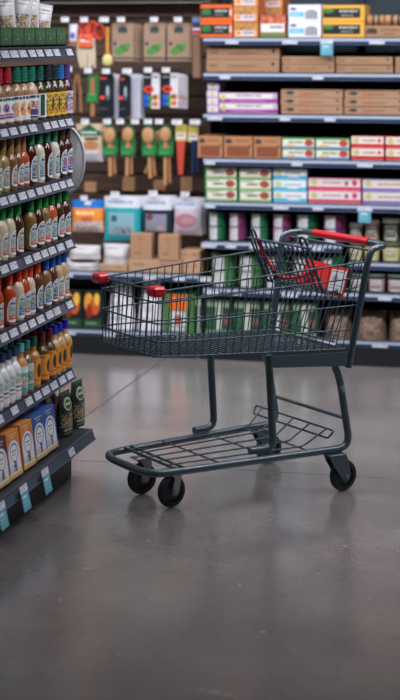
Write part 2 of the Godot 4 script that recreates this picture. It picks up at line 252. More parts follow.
# flat print: ops are [kind, x, y, w, h, colour] in fractions of the face, from its top left corner
func print_mat(called: String, w: int, h: int, ground: Color, ops: Array, rough := 0.45, grain := 0.03) -> StandardMaterial3D:
	if mats.has(called):
		return mats[called]
	var im := Image.create(w, h, false, Image.FORMAT_RGB8)
	im.fill(ground)
	var r := RandomNumberGenerator.new()
	r.seed = hash(called)
	for o in ops:
		var x0 := int(o[1] * w)
		var y0 := int(o[2] * h)
		var ww := maxi(1, int(o[3] * w))
		var hh := maxi(1, int(o[4] * h))
		match o[0]:
			"r":
				im.fill_rect(Rect2i(x0, y0, ww, hh), o[5])
			"e":    # an ellipse in that box
				for y in range(maxi(0, y0), mini(h, y0 + hh)):
					for x in range(maxi(0, x0), mini(w, x0 + ww)):
						var p := Vector2((x + 0.5 - x0) / ww * 2.0 - 1.0, (y + 0.5 - y0) / hh * 2.0 - 1.0)
						if p.length() < 1.0:
							im.set_pixel(x, y, o[5])
			"a":    # an arch: half an ellipse on a rectangle
				for y in range(maxi(0, y0), mini(h, y0 + hh)):
					for x in range(maxi(0, x0), mini(w, x0 + ww)):
						var p := Vector2((x + 0.5 - x0) / ww * 2.0 - 1.0, minf(0.0, (y + 0.5 - y0) / (hh * 0.4) - 1.0))
						if p.length() < 1.0:
							im.set_pixel(x, y, o[5])
			"d":    # lines of print too small to read
				var x := x0
				while x < x0 + ww:
					var l := r.randi_range(2, maxi(3, ww / 5))
					im.fill_rect(Rect2i(x, y0, mini(l, x0 + ww - x), hh), o[5])
					x += l + r.randi_range(1, 2)
			"s":    # speckled food picture
				var few: Array = o[5]
				for k in int(ww * hh * 0.35):
					var px := x0 + r.randi_range(0, ww - 1)
					var py := y0 + r.randi_range(0, hh - 1)
					im.fill_rect(Rect2i(px, py, r.randi_range(1, 3), r.randi_range(1, 3)), few[r.randi() % few.size()])
			"t":    # a wedge: triangle, point up
				for y in range(maxi(0, y0), mini(h, y0 + hh)):
					var half := ww * 0.5 * (y - y0 + 1) / hh
					im.fill_rect(Rect2i(int(x0 + ww * 0.5 - half), y, maxi(1, int(half * 2)), 1), o[5])
	if grain > 0.0:
		for y in h:
			for x in w:
				var c := im.get_pixel(x, y)
				var k := 1.0 + r.randf_range(-grain, grain)
				im.set_pixel(x, y, Color(c.r * k, c.g * k, c.b * k))
	var m := StandardMaterial3D.new()
	m.resource_name = called
	m.albedo_texture = ImageTexture.create_from_image(im)
	m.roughness = rough
	m.texture_repeat = false
	mats[called] = m
	return m


func numbered(called: String) -> String:
	taken[called] = taken.get(called, -1) + 1
	return called if taken[called] == 0 else "%s_%03d" % [called, taken[called]]


func tag(o: Node3D, label: String, category := "", group := "", kind := "") -> Node3D:
	if label: o.set_meta("label", label)
	if category: o.set_meta("category", category)
	if group: o.set_meta("group", group)
	if kind: o.set_meta("kind", kind)
	return o


func thing(called: String, at: Vector3, turn := 0.0) -> Node3D:
	var o := Node3D.new()
	o.name = numbered(called)
	o.position = at
	o.rotation.y = turn
	add_child(o)
	return o


func one(called: String, mesh: Mesh, at: Vector3, turn := 0.0) -> MeshInstance3D:
	var o := MeshInstance3D.new()
	o.name = numbered(called)
	o.mesh = mesh
	o.position = at
	o.rotation.y = turn
	add_child(o)
	return o


func part(called: String, mesh: Mesh, parent: Node3D, at := Vector3.ZERO, label := "") -> MeshInstance3D:
	var o := MeshInstance3D.new()
	o.name = called
	o.mesh = mesh
	o.position = at
	if label: o.set_meta("label", label)
	parent.add_child(o, true)
	return o


func copy(o: Node3D, at: Vector3, turn := 0.0) -> Node3D:
	var c := o.duplicate()
	c.name = numbered(str(o.name).rstrip("0123456789").trim_suffix("_"))
	add_child(c)
	c.position = at
	c.rotation.y = turn
	return c


# a path whose corners are rounded
func bend(pts: Array, r: float, steps := 6) -> PackedVector3Array:
	var out := PackedVector3Array()
	out.append(pts[0])
	for k in range(1, pts.size() - 1):
		var p: Vector3 = pts[k]
		var a: Vector3 = pts[k - 1] - p
		var b: Vector3 = pts[k + 1] - p
		var ra := minf(r, a.length() * 0.48)
		var rb := minf(r, b.length() * 0.48)
		var s := p + a.normalized() * ra
		var e := p + b.normalized() * rb
		for j in steps + 1:
			var w := float(j) / steps
			out.append(s.lerp(p, w).lerp(p.lerp(e, w), w))
	out.append(pts[pts.size() - 1])
	return out


func V(x: float, y: float, z: float) -> Vector3:
	return Vector3(x, y, z)


func line(a: Vector3, b: Vector3) -> PackedVector3Array:
	return PackedVector3Array([a, b])


func wire(called: String, pts: PackedVector3Array, r: float, m: Material, parent: Node3D, seg := 6) -> MeshInstance3D:
	return part(called, Shape.new().tube(pts, r, seg).done(m), parent)


# ---------------------------------------------------------------- scene
func _ready() -> void:
	rng.seed = 7
	# camera: level, lens shifted down, about a 90 mm view
	var cam := Camera3D.new()
	cam.name = "camera"
	var lens := CameraAttributesPhysical.new()
	lens.frustum_focal_length = 90.0
	lens.exposure_aperture = 2.1
	lens.frustum_focus_distance = 6.75
	lens.frustum_near = 0.1
	lens.frustum_far = 60.0
	cam.attributes = lens
	cam.projection = Camera3D.PROJECTION_FRUSTUM
	cam.near = 0.1
	cam.far = 60.0
	cam.size = 0.1 * 700.0 / 1750.0
	cam.frustum_offset = Vector2(0.0, -0.1 * 317.0 / 1750.0)
	cam.position = V(0, 1.78, 0)
	cam.rotation.y = atan(0.2343)
	add_child(cam)
	cam.current = true

	var world := WorldEnvironment.new()
	world.name = "world"
	var env := Environment.new()
	env.background_mode = Environment.BG_COLOR
	env.background_color = Color.BLACK
	env.tonemap_mode = Environment.TONE_MAPPER_LINEAR
	env.tonemap_exposure = EXPOSURE
	env.sdfgi_enabled = true
	env.ssao_enabled = true
	env.ssil_enabled = true
	world.environment = env
	add_child(world)

	ceiling_lights()
	build_room()
	build_back_shelving()
	build_pegboard()
	build_gondola()
	build_cart()
	stock_gondola()
	stock_shelves()
	stock_pegs()


func ceiling_lights() -> void:
	var body := mat("lamp housing", rgb(190, 192, 195), 0.5)
	var glow := StandardMaterial3D.new()
	glow.resource_name = "lamp diffuser"
	glow.albedo_color = rgb(240, 240, 240)
	glow.emission_enabled = true
	glow.emission = rgb(246, 246, 252)
	glow.emission_energy_multiplier = 3.0
	# [x, z, length]: fixtures hung over the cross aisle, along the end shelving; the last is an unseen lamp added to brighten the gondola
	for f in LAMPS:
		var t := thing("ceiling_lamp", V(f[0], 3.7, f[1]))
		t.rotation = V(f[4], f[5], 0.0)
		tag(t, ORD[LAMPS.find(f) % 4] + (" linear lamp in the row nearer the stock wall" if f[1] < -7.5 else " linear lamp in the row over the cart") if f[5] == 0.0 else "added long white linear lamp brightening the gondola", "lamp", "linear lamps over the cross aisle" if f[5] == 0.0 else "added linear lamps brightening the gondola")
		part("housing", Shape.new().box(V(0, 0.05, 0), V(f[2], 0.08, 0.218), 0.01).done(body), t)
		part("diffuser", Shape.new().box(V(0, 0.0, 0), V(f[2] - 0.04, 0.02, 0.2), 0.004).done(glow), t)
		for sz in [-0.112, 0.112]:  # unseen side blades added to cut lamp light off the near floor
			part("added_baffle", Shape.new().box(V(0, -0.05, sz), V(f[2], 0.13, 0.006), 0.001).done(mat("black lamp baffle", rgb(22, 22, 22), 0.7)), t)
		for sx in [-0.4, 0.4]:
			part("hanger", Shape.new().tube(line(V(sx * f[2], 0.085, 0), V(sx * f[2], 0.085 + 0.4 * cos(f[4]), -0.4 * sin(f[4]))), 0.004, 5).done(body), t)
		var l := AreaLight3D.new()
		l.name = "lamp_light"
		l.area_size = Vector2(f[2] - 0.04, 0.2)
		l.light_color = rgb(246, 246, 252)
		l.light_energy = f[3]
		l.area_range = 30.0
		l.area_attenuation = 2.0
		l.shadow_enabled = true
		l.position = V(0, -0.015, 0)
		l.rotation.x = -PI / 2
		t.add_child(l)


func struct(called: String, mesh: Mesh, at: Vector3) -> MeshInstance3D:
	var o := one(called, mesh, at)
	o.set_meta("kind", "structure")
	return o


func noise_tex(freq: float, ramp: Array, seed_: int, size := 512, octaves := 5) -> NoiseTexture2D:
	var nz := FastNoiseLite.new()
	nz.noise_type = FastNoiseLite.TYPE_SIMPLEX_SMOOTH
	nz.seed = seed_
	nz.frequency = freq
	nz.fractal_octaves = octaves
	var g := Gradient.new()
	g.offsets = PackedFloat32Array(ramp.map(func(a): return a[0]))
	g.colors = PackedColorArray(ramp.map(func(a): return a[1]))
	var t := NoiseTexture2D.new()
	t.width = size
	t.height = size
	t.seamless = true
	t.noise = nz
	t.color_ramp = g
	return t


func build_room() -> void:
	# polished concrete, sawn into slabs
	var con := mat("polished concrete", Color.WHITE, 0.3)
	con.albedo_texture = noise_tex(0.006, [[0.0, rgb(107, 103, 103)], [0.35, rgb(114, 109, 109)], [0.6, rgb(119, 114, 113)], [0.85, rgb(125, 120, 118)], [1.0, rgb(115, 109, 108)]], 3, 1024, 6)
	con.uv1_triplanar = true
	con.uv1_world_triplanar = true
	con.uv1_scale = V(0.32, 0.32, 0.32)
	con.roughness_texture = noise_tex(0.012, [[0.0, Color(0.78, 0.78, 0.78)], [0.5, Color(0.9, 0.9, 0.9)], [1.0, Color(1, 1, 1)]], 9, 512, 5)
	con.roughness = 0.24
	con.metallic_specular = 0.7
	con.clearcoat_enabled = true
	con.clearcoat = 0.45
	con.clearcoat_roughness = 0.2
	con.detail_enabled = true
	con.detail_blend_mode = BaseMaterial3D.BLEND_MODE_MUL
	con.detail_albedo = noise_tex(0.09, [[0.0, rgb(222, 222, 222)], [0.25, rgb(246, 246, 246)], [0.5, Color.WHITE], [0.8, Color.WHITE], [1.0, rgb(225, 222, 218)]], 21, 512, 4)
	var under := mat("joint filler", rgb(62, 57, 56), 0.9)
	var fl := struct("floor", Shape.new().box(V(0, -0.17, 0), V(17.2, 0.32, 15.6)).done(under), V(-1.5, 0, -3.4))
	var xs := [-10.0, -7.35, -4.86, -2.372, 0.12, 2.61, 5.1, 7.0]
	var zs := [-11.1, -9.47, -6.982, -4.3, -2.0, 0.5, 3.0, 4.3]
	for a in xs.size() - 1:
		for b in zs.size() - 1:
			var w: float = xs[a + 1] - xs[a]
			var d: float = zs[b + 1] - zs[b]
			part("slab", Shape.new().box(V(0, -0.01, 0), V(w - 0.007, 0.02, d - 0.007), 0.0015).done(con), fl, V((xs[a] + xs[a + 1]) / 2 + 1.5, 0, (zs[b] + zs[b + 1]) / 2 + 3.4))
	# small pale scuffs and spatters on the polish
	var scuff := mat("pale spatter", rgb(140, 134, 132), 0.5)
	for p in SCUFFS:
		var ring := PackedVector2Array()
		for k in 9:
			ring.append(Vector2(cos(TAU * k / 9), sin(TAU * k / 9)) * p[2] * rng.randf_range(0.6, 1.25))
		var sc := part("scuff", Shape.new().slab(ring, 0.0006).done(scuff), fl, V(p[0] + 1.5, 0.0004, p[1] + 3.4))
		sc.rotation.x = -PI / 2
	var paint := mat("wall paint", rgb(58, 65, 71), 0.85)
	struct("wall_back", Shape.new().box(V(0, 2.1, 0), V(17.2, 4.2, 0.2)).done(paint), V(-1.5, 0, -11.1))
	struct("wall_front", Shape.new().box(V(0, 2.1, 0), V(17.2, 4.2, 0.2)).done(paint), V(-1.5, 0, 4.3))
	struct("wall_left", Shape.new().box(V(0, 2.1, 0), V(0.2, 4.2, 15.2)).done(paint), V(-10.0, 0, -3.4))
	struct("wall_right", Shape.new().box(V(0, 2.1, 0), V(0.2, 4.2, 15.2)).done(paint), V(7.0, 0, -3.4))
	struct("ceiling", Shape.new().box(V(0, 0.1, 0), V(17.2, 0.2, 15.6)).done(mat("ceiling paint", rgb(62, 70, 76), 0.9)), V(-1.5, 4.2, -3.4))


# ---------------------------------------------------------------- fixtures
func rail_profile(st: Shape, x0: float, x1: float, z: float, y: float, tall: float, lean: float) -> void:
	# a label channel running along x, its face leaning back towards the top, with lips top and bottom
	var pr := [Vector2(z, y - tall), Vector2(z - lean, y), Vector2(z - lean - 0.012, y), Vector2(z - 0.012, y - tall)]
	var nn := [Vector3(0, lean, tall).normalized(), Vector3.UP, Vector3(0, 0, -1), Vector3.DOWN]
	for k in 4:
		var a: Vector2 = pr[k]
		var b: Vector2 = pr[(k + 1) % 4]
		st.quad(V(x0, a.y, a.x), V(x1, a.y, a.x), V(x1, b.y, b.x), V(x0, b.y, b.x), nn[k])
	for x in [x0, x1]:
		st.quad(V(x, pr[0].y, pr[0].x), V(x, pr[1].y, pr[1].x), V(x, pr[2].y, pr[2].x), V(x, pr[3].y, pr[3].x), Vector3(signf(x - (x0 + x1) / 2), 0, 0))
	st.tube(line(V(x0, y - tall, z + 0.002), V(x1, y - tall, z + 0.002)), 0.0025, 6)
	st.tube(line(V(x0, y, z - lean + 0.002), V(x1, y, z - lean + 0.002)), 0.0025, 6)


# a shelf along local x with its front lip at z = 0, top at y = 0; labels: [x, w]
func shelf(parent: Node3D, at: Vector3, length: float, deep: float, board: Material, channel: Material, labels: Array, tall := 0.036, lean := 0.004, turn := 0.0, label_h := 0.026) -> MeshInstance3D:
	var s := Shape.new()
	s.box(V(length / 2, -0.012, -deep / 2 - 0.012), V(length, 0.024, deep), 0.002)
	s.box(V(length / 2, -0.022, -0.03), V(length - 0.02, 0.03, 0.03), 0.002)
	var o := part("shelf", s.done(board), parent, at)
	o.rotation.y = turn
	var r := Shape.new()
	rail_profile(r, 0, length, 0.002, -0.0035, tall, lean)
	part("price_rail", r.done(channel), o)
	if lean < 0.01:  # pale plastic strip carries the rail's bright highlight in its colour
		var strip := mat("label strip with painted highlight", rgb(176, 188, 208), 0.12, 0.0, 1.0)
		part("highlight_label_strip", Shape.new().box(V(length / 2, -0.0125, 0.0035), V(length, 0.015, 0.0015), 0.0004).done(strip), o)
	for l in labels:
		var pm := print_mat("price label " + str(int(l[0] * 100) % 3), 32, 16, rgb(196, 200, 210), [["d", 0.06, 0.14, 0.5, 0.14, rgb(90, 92, 100)], ["d", 0.06, 0.4, 0.42, 0.1, rgb(130, 132, 138)], ["r", 0.66, 0.36, 0.26, 0.3, rgb(150, 152, 160)], ["d", 0.06, 0.68, 0.5, 0.12, rgb(120, 122, 128)]], 0.35)
		var p := part("price_label", Shape.new().box(V(0, 0, 0), V(l[1], label_h, 0.0016)).done(pm), o, V(l[0], -0.0035 - tall / 2, 0.0058 - lean / 2))
		p.rotation.x = -atan(lean / tall)
	return o


func build_back_shelving() -> void:
	var steel := mat("dark shelf steel", rgb(38, 46, 54), 0.45, 0.2)
	var rail := mat("navy label channel", rgb(48, 60, 86), 0.22)
	var panel := mat("dark back panel", rgb(36, 52, 60), 0.6)
	var t := thing("shelving_unit", V(BX0, 0, -9.40))
	tag(t, "tall dark steel wall shelving stocked with cartons of foil and bags", "shelving")
	var L := BX1 - BX0
	part("back_panel", Shape.new().box(V(L / 2, 1.1, -0.6), V(L, 2.2, 0.03)).done(panel), t)
	part("base_deck", Shape.new().box(V(L / 2, 0.06, -0.29), V(L, 0.1, 0.56), 0.004).done(steel), t)
	part("kick_plate", Shape.new().box(V(L / 2, 0.05, 0.09), V(L, 0.1, 0.02)).done(mat("black kick plate", rgb(14, 18, 22), 0.5)), t)
	for x in [0.0, UPX - BX0, L]:
		part("upright", Shape.new().box(V(x, 1.1, -0.57), V(0.04, 2.2, 0.06), 0.003).done(steel), t)
	for s in BACK_SHELVES:
		shelf(t, V(s[1] - BX0, s[0], s[4]), s[2] - s[1], 0.5 + s[4], steel, rail, s[3])


func build_pegboard() -> void:
	var wood := mat("brown slat board", Color.WHITE, 0.6)
	wood.albedo_texture = noise_tex(0.02, [[0.0, rgb(58, 42, 34)], [0.5, rgb(78, 58, 47)], [1.0, rgb(92, 70, 57)]], 31, 256, 4)
	wood.uv1_triplanar = true
	wood.uv1_scale = V(0.6, 6.0, 0.6)
	var steel := mat("dark shelf steel")
	var rail := mat("navy label channel")
	var t := thing("pegboard_display", V(PX0, 0, -9.40))
	tag(t, "brown slat board display wall hung with kitchen tools, with low shelves", "display")
	var L := PX1 - PX0
	part("frame", Shape.new().box(V(L / 2, 1.1, -0.63), V(L, 2.2, 0.05)).done(wood), t)
	for k in 13:
		part("slat", Shape.new().box(V(L / 2, 0.545 + k * 0.115, -0.595), V(L - 0.004, 0.107, 0.022), 0.004).done(wood), t)
	part("header_board", Shape.new().box(V(L / 2, 2.1, -0.40), V(L, 0.19, 0.03), 0.003).done(mat("black header board", rgb(30, 27, 27), 0.5)), t)
	part("header_rail", Shape.new().tube(line(V(0, 1.955, -0.37), V(L, 1.955, -0.37)), 0.006, 8).done(mat("brushed rail", rgb(130, 126, 120), 0.35, 0.8)), t)
	part("base_deck", Shape.new().box(V(L / 2, 0.06, -0.31), V(L, 0.1, 0.6), 0.004).done(steel), t)
	part("kick_plate", Shape.new().box(V(L / 2, 0.05, 0.09), V(L, 0.1, 0.02)).done(mat("black kick plate")), t)
	part("end_panel", Shape.new().box(V(L - 0.012, 1.0, -0.45), V(0.022, 2.0, 0.3), 0.002).done(wood), t)
	for s in PEG_SHELVES:
		shelf(t, V(s[1] - PX0, s[0], 0), s[2] - s[1], 0.56, steel, rail, s[3])
	# hooks with a white price tag at the tip of each
	var chrome := mat("chrome wire", rgb(150, 152, 156), 0.25, 0.9)
	var card := print_mat("hook tag", 24, 16, rgb(226, 228, 232), [["d", 0.1, 0.2, 0.7, 0.14, rgb(120, 122, 130)], ["d", 0.1, 0.6, 0.5, 0.16, rgb(90, 92, 100)]], 0.4)
	for h in HOOKS:
		var hk := part("hook", Shape.new().tube(bend([V(0, 0, -0.33), V(0, 0, 0), V(0, 0.012, 0.03)], 0.01), 0.003, 6).done(chrome), t, V(h[0] - PX0, h[1], h[2] + 9.40))
		part("hook_tag", Shape.new().box(V(0, 0.004, 0.03), V(h[3], 0.028, 0.002)).done(card), hk)


func build_gondola() -> void:
	var steel := mat("dark shelf steel")
	var rail := mat("slate label channel", rgb(70, 76, 94), 0.22)
	var t := thing("shelf_gondola", V(GX, 0, GZ1))
	tag(t, "double-height dark gondola of dressing shelves ending beside the cart", "gondola")
	var L := GZ0 - GZ1
	part("back_panel", Shape.new().box(V(-0.47, 1.0, L / 2), V(0.03, 2.0, L)).done(mat("dark back panel")), t)
	for z in [0.02, 1.22]:
		part("upright", Shape.new().box(V(-0.45, 1.0, z), V(0.05, 2.0, 0.04), 0.003).done(steel), t)
	part("kick_plate", Shape.new().box(V(-0.23, 0.075, L / 2 + 0.01), V(0.44, 0.15, L - 0.02), 0.003).done(mat("black kick plate")), t)
	var deckrail := mat("dark deck channel", rgb(70, 78, 92), 0.25)
	for k in G_SHELVES.size():
		var y: float = G_SHELVES[k]
		var labels := []
		var z := 0.03
		var r := RandomNumberGenerator.new()
		r.seed = 40 + k
		if k < 6:
			while z < 1.3:
				var w := r.randf_range(0.07, 0.082)
				labels.append([z + w / 2, w])
				z += w + (r.randf_range(0.014, 0.035) if r.randf() < 0.88 else 0.09)
		else:
			labels = [[0.31, 0.07]]
		# the shelf's local x runs from the open end towards the viewer
		var o := shelf(t, V(0.0 if k < 6 else 0.082, y, L), L, 0.44, steel, rail if k < 6 else deckrail, [], 0.042 if k < 6 else 0.036, 0.018 if k < 6 else 0.014, PI / 2)
		var tall := 0.042 if k < 6 else 0.036
		var lean := 0.018 if k < 6 else 0.014
		for l in labels:
			var pm := print_mat("price label " + str(int(l[0] * 100) % 3), 32, 16, rgb(222, 224, 228), [])
			var p := part("price_label", Shape.new().box(V(0, 0, 0), V(l[1], 0.028, 0.0016)).done(pm), o, V(L - l[0], -0.0035 - tall / 2, 0.0055 - lean / 2))
			p.rotation.x = -atan(lean / tall)
		if k == 6:
			for zz in HANG_TAGS:
				hang_tag(o, V(L - (zz - GZ1), 0.003 - tall * 0.3, 0.012))
		if k == 2:
			var ring := PackedVector2Array()
			for j in 13:
				var w := PI * j / 12 - PI / 2
				ring.append(Vector2(cos(w) * 0.088, sin(w) * 0.14))
			ring.append(Vector2(-0.1, 0.14)); ring.append(Vector2(-0.1, -0.12))
			var cl := mat("frosted plastic", Color(0.92, 0.94, 0.97, 0.6), 0.35)
			cl.transparency = BaseMaterial3D.TRANSPARENCY_ALPHA
			var f := part("end_guard", Shape.new().slab(ring, 0.004).done(cl), o, V(L + 0.03, 0.06, -0.06), "frosted clear plastic guard at the shelf end")
			f.rotation.y = -PI / 2
			var rim := PackedVector3Array()
			for j in 13:
				var w := PI * j / 12 - PI / 2
				rim.append(V(cos(w) * 0.088, sin(w) * 0.14, 0))
			part("guard_rim", Shape.new().tube(rim, 0.006, 6).done(mat("pale plastic rim", rgb(190, 194, 200), 0.3)), o, V(L + 0.03, 0.06, -0.06)).rotation.y = -PI / 2


func hang_tag(parent: Node3D, at: Vector3) -> void:
	var m := print_mat("hanging sale tag", 24, 64, rgb(96, 158, 176), [["r", 0, 0, 1, 0.28, rgb(214, 218, 226)], ["d", 0.1, 0.06, 0.8, 0.05, rgb(120, 124, 134)], ["d", 0.1, 0.16, 0.6, 0.05, rgb(150, 154, 164)], ["r", 0.2, 0.42, 0.55, 0.1, rgb(196, 224, 232)], ["d", 0.15, 0.62, 0.7, 0.05, rgb(180, 214, 224)], ["d", 0.15, 0.78, 0.7, 0.04, rgb(180, 214, 224)]], 0.4)
	var o := part("sale_tag", Shape.new().box(V(0, -0.032, 0), V(0.075, 0.088, 0.0014)).done(m), parent, at, "white and teal sale tag hanging from the rail")
	o.rotation.x = -0.22


# ---------------------------------------------------------------- the cart
# local axes: x from front to rear, y up, z towards the near side
func build_cart() -> void:
	var paint := mat("slate enamel", rgb(66, 83, 93), 0.34, 0.2, 0.5)
	var wirem := mat("slate wire", rgb(62, 79, 89), 0.4, 0.25)
	var red := mat("red plastic", rgb(208, 30, 44), 0.3)
	var rubber := mat("black rubber", rgb(22, 27, 32), 0.5)
	var zinc := mat("zinc plated steel", rgb(150, 158, 162), 0.35, 0.6)
	var hubm := mat("dark wheel hub", rgb(44, 52, 58), 0.4)
	var t := thing("shopping_cart", V(-1.682, 0, -6.451), PI / 4)
	tag(t, "empty slate grey wire shopping cart with red handle and corner bumpers", "shopping cart")
	var R := 0.0145

	# lower frame: one tube, up the rear legs, along both sides and round the nose
	var side := []
	for z in [1.0, -1.0]:
		side.append([V(0.645, 0.50, 0.252 * z), V(0.678, 0.44, 0.252 * z), V(0.728, 0.163, 0.252 * z), V(0.05, 0.156, 0.205 * z), V(-0.105, 0.154, 0.19 * z)])
	var loop: Array = [] + side[0]
	loop.append(V(-0.138, 0.154, 0.12))
	loop.append(V(-0.138, 0.154, -0.12))
	var other: Array = side[1]
	for k in range(other.size() - 1, -1, -1):
		loop.append(other[k])
	part("base_frame", Shape.new().tube(bend(loop, 0.06, 7), R, 12).done(paint), t)
	# white decals on the rear legs
	part("leg_decal", Shape.new().tube(line(V(0.6895, 0.385, 0.252), V(0.6835, 0.41, 0.252)), R + 0.0008, 12).done(mat("silver decal", rgb(128, 140, 146), 0.4)), t)
	# front legs: down from the basket, foot bent forward onto the frame
	for z in [1.0, -1.0]:
		part("front_leg", Shape.new().tube(bend([V(0.372, 0.55, 0.212 * z), V(0.394, 0.192, 0.212 * z), V(0.292, 0.192, 0.2 * z)], 0.045, 7), R, 12).done(paint), t)
	part("cross_brace", Shape.new().tube(line(V(0.705, 0.278, 0.25), V(0.705, 0.278, -0.25)), 0.0075, 8).done(paint), t)
	part("nose_bar", Shape.new().tube(line(V(-0.03, 0.165, 0.195), V(-0.03, 0.165, -0.195)), 0.006, 8).done(paint), t)

	# lower tray: long wires, upturned at the rear under two stop rails
	var tray := part("lower_tray", Shape.new().tube(line(V(-0.002, 0.168, 0.195), V(-0.002, 0.168, -0.195)), 0.005, 8).done(wirem), t)
	for k in 5:
		var f := k / 4.0 * 2.0 - 1.0
		wire("tray_wire", bend([V(-0.03, 0.17, 0.145 * f), V(0.545, 0.178, 0.195 * f), V(0.637, 0.242, 0.225 * f)], 0.02, 4), 0.0033, wirem, tray)
	for x in [0.15, 0.36, 0.535]:
		wire("tray_cross_wire", line(V(x, 0.166 + 0.01 * x, 0.2 + 0.07 * x), V(x, 0.166 + 0.01 * x, -0.2 - 0.07 * x)), 0.0033, wirem, tray)
	var stop := bend([V(0.637, 0.241, 0), V(0.637, 0.241, 0.272), V(0.615, 0.213, 0.262), V(0.615, 0.213, -0.262), V(0.637, 0.241, -0.272), V(0.637, 0.241, 0.001)], 0.012, 4)
	wire("stop_rail", stop, 0.0042, wirem, tray)

	# casters
	caster(t, V(0.0, 0, 0.111), 0.1, false, rubber, zinc, hubm)
	caster(t, V(0.0, 0, -0.111), -0.06, false, rubber, zinc, hubm)
	caster(t, V(0.69, 0, 0.258), 0.0, true, rubber, paint, hubm)
	caster(t, V(0.69, 0, -0.258), 0.0, true, rubber, paint, hubm)

	# side plates and handle posts
	for z in [1.0, -1.0]:
		part("side_plate", Shape.new().slab(PackedVector2Array([Vector2(0.345, 0.557), Vector2(0.345, 0.517), Vector2(0.36, 0.513), Vector2(0.69, 0.487), Vector2(0.705, 0.492), Vector2(0.705, 0.54)]), 0.006, V(0, 0, 0.272 * z)).done(paint), t)
	var grip_y := 0.948
	var tube_pts := []
	for z in [1.0, -1.0]:
		var a := [V(0.708, 0.478, 0.268 * z), V(0.783, 0.905, 0.3 * z), V(0.80, 0.94, 0.302 * z), V(0.876, 0.944, 0.292 * z), V(0.874, grip_y, 0.2 * z)]
		if z > 0:
			tube_pts += a
		else:
			a.reverse()
			tube_pts += a
	part("handle_tube", Shape.new().tube(bend(tube_pts, 0.035, 7), R * 0.93, 12).done(paint), t)
	part("handle_grip", Shape.new().tube(PackedVector3Array([V(0.872, grip_y, 0.187), V(0.872, grip_y, 0.18), V(0.872, grip_y, -0.18), V(0.872, grip_y, -0.187)]), 0.0162, 14).done(red), t, Vector3.ZERO, "glossy red plastic handle grip")

	basket(t, wirem)
	for z in [1.0, -1.0]:
		var bm := part("corner_bumper", Shape.new().box(V(0, 0, 0), V(0.055, 0.036, 0.062), 0.008).done(red), t, V(-0.125, 0.832, 0.212 * z), "red plastic corner bumper")
		bm.rotation.z = 0.03

	# child seat: reclining back with two tall loops, wire pan, red flap, belts
	var seat := part("child_seat", Shape.new().tube(line(V(0.56, 0.945, 0.215), V(0.56, 0.945, -0.215)), 0.0045, 8).done(wirem), t)
	for z in [1.0, -1.0]:
		wire("seat_back_loop", bend([V(0.64, 0.765, 0.19 * z), V(0.555, 0.985, 0.19 * z), V(0.55, 0.985, 0.158 * z), V(0.64, 0.765, 0.158 * z)], 0.016, 5), 0.0048, wirem, seat, 8)
	for k in 9:
		var z := lerpf(-0.13, 0.13, k / 8.0)
		wire("seat_wire", bend([V(0.56, 0.945, z), V(0.64, 0.765, z), V(0.8, 0.775, z)], 0.02, 4), 0.003, wirem, seat)
	for z in [-0.2, 0.2]:
		wire("seat_wire", bend([V(0.56, 0.945, z), V(0.64, 0.765, z), V(0.8, 0.775, z)], 0.02, 4), 0.0042, wirem, seat)
	for x in [0.65, 0.7, 0.75]:
		wire("seat_cross_wire", line(V(x, 0.762, 0.225), V(x, 0.762, -0.225)), 0.003, wirem, seat)
	for y in [0.87, 0.82]:
		var f: float = (0.945 - y) / 0.18
		wire("seat_cross_wire", line(V(0.56 + 0.08 * f, y, 0.2), V(0.56 + 0.08 * f, y, -0.2)), 0.003, wirem, seat)
	var flap := Shape.new()
	flap.slab(PackedVector2Array([Vector2(-0.09, -0.004), Vector2(-0.05, 0.112), Vector2(-0.042, 0.118), Vector2(0.222, 0.108), Vector2(0.23, 0.1), Vector2(0.235, -0.012)]), 0.005)
	var fl := part("seat_flap", flap.done(mat("red flap plastic", rgb(222, 40, 42), 0.4)), seat, V(0.706, 0.752, 0.0), "red plastic child seat flap")
	fl.basis = Basis(V(0, 0, 1), V(0.3, 0.954, 0), V(-0.954, 0.3, 0))
	var stick := print_mat("seat safety sticker", 48, 56, rgb(214, 212, 214), [["d", 0.08, 0.06, 0.8, 0.05, rgb(120, 120, 130)], ["e", 0.15, 0.2, 0.4, 0.3, rgb(150, 156, 170)], ["d", 0.1, 0.58, 0.8, 0.05, rgb(110, 110, 120)], ["d", 0.1, 0.68, 0.7, 0.05, rgb(130, 130, 140)], ["r", 0, 0.84, 1, 0.16, rgb(180, 92, 40)]], 0.35)
	part("safety_sticker", Shape.new().box(V(0.182, 0.044, 0.0036), V(0.096, 0.106, 0.0016)).done(stick), seat, V(0.706, 0.752, 0.0), "white and orange safety sticker").basis = fl.basis
	var belt := mat("red webbing", rgb(196, 30, 34), 0.7)
	part("seat_belt", Shape.new().tube(bend([V(0.562, 0.948, -0.15), V(0.60, 0.87, -0.15), V(0.635, 0.80, -0.12)], 0.02, 4), 0.0105, 8, false, 0.7).done(belt), seat, Vector3.ZERO, "red webbing seat belt")
	part("seat_belt", Shape.new().tube(bend([V(0.635, 0.80, -0.12), V(0.66, 0.785, -0.09), V(0.70, 0.80, -0.02), V(0.735, 0.845, 0.035)], 0.05, 5), 0.0105, 8, false, 0.7).done(belt), seat, Vector3.ZERO, "red webbing seat belt")
	part("belt_buckle", Shape.new().box(V(0.638, 0.798, -0.118), V(0.03, 0.03, 0.012), 0.003).done(rubber), seat)


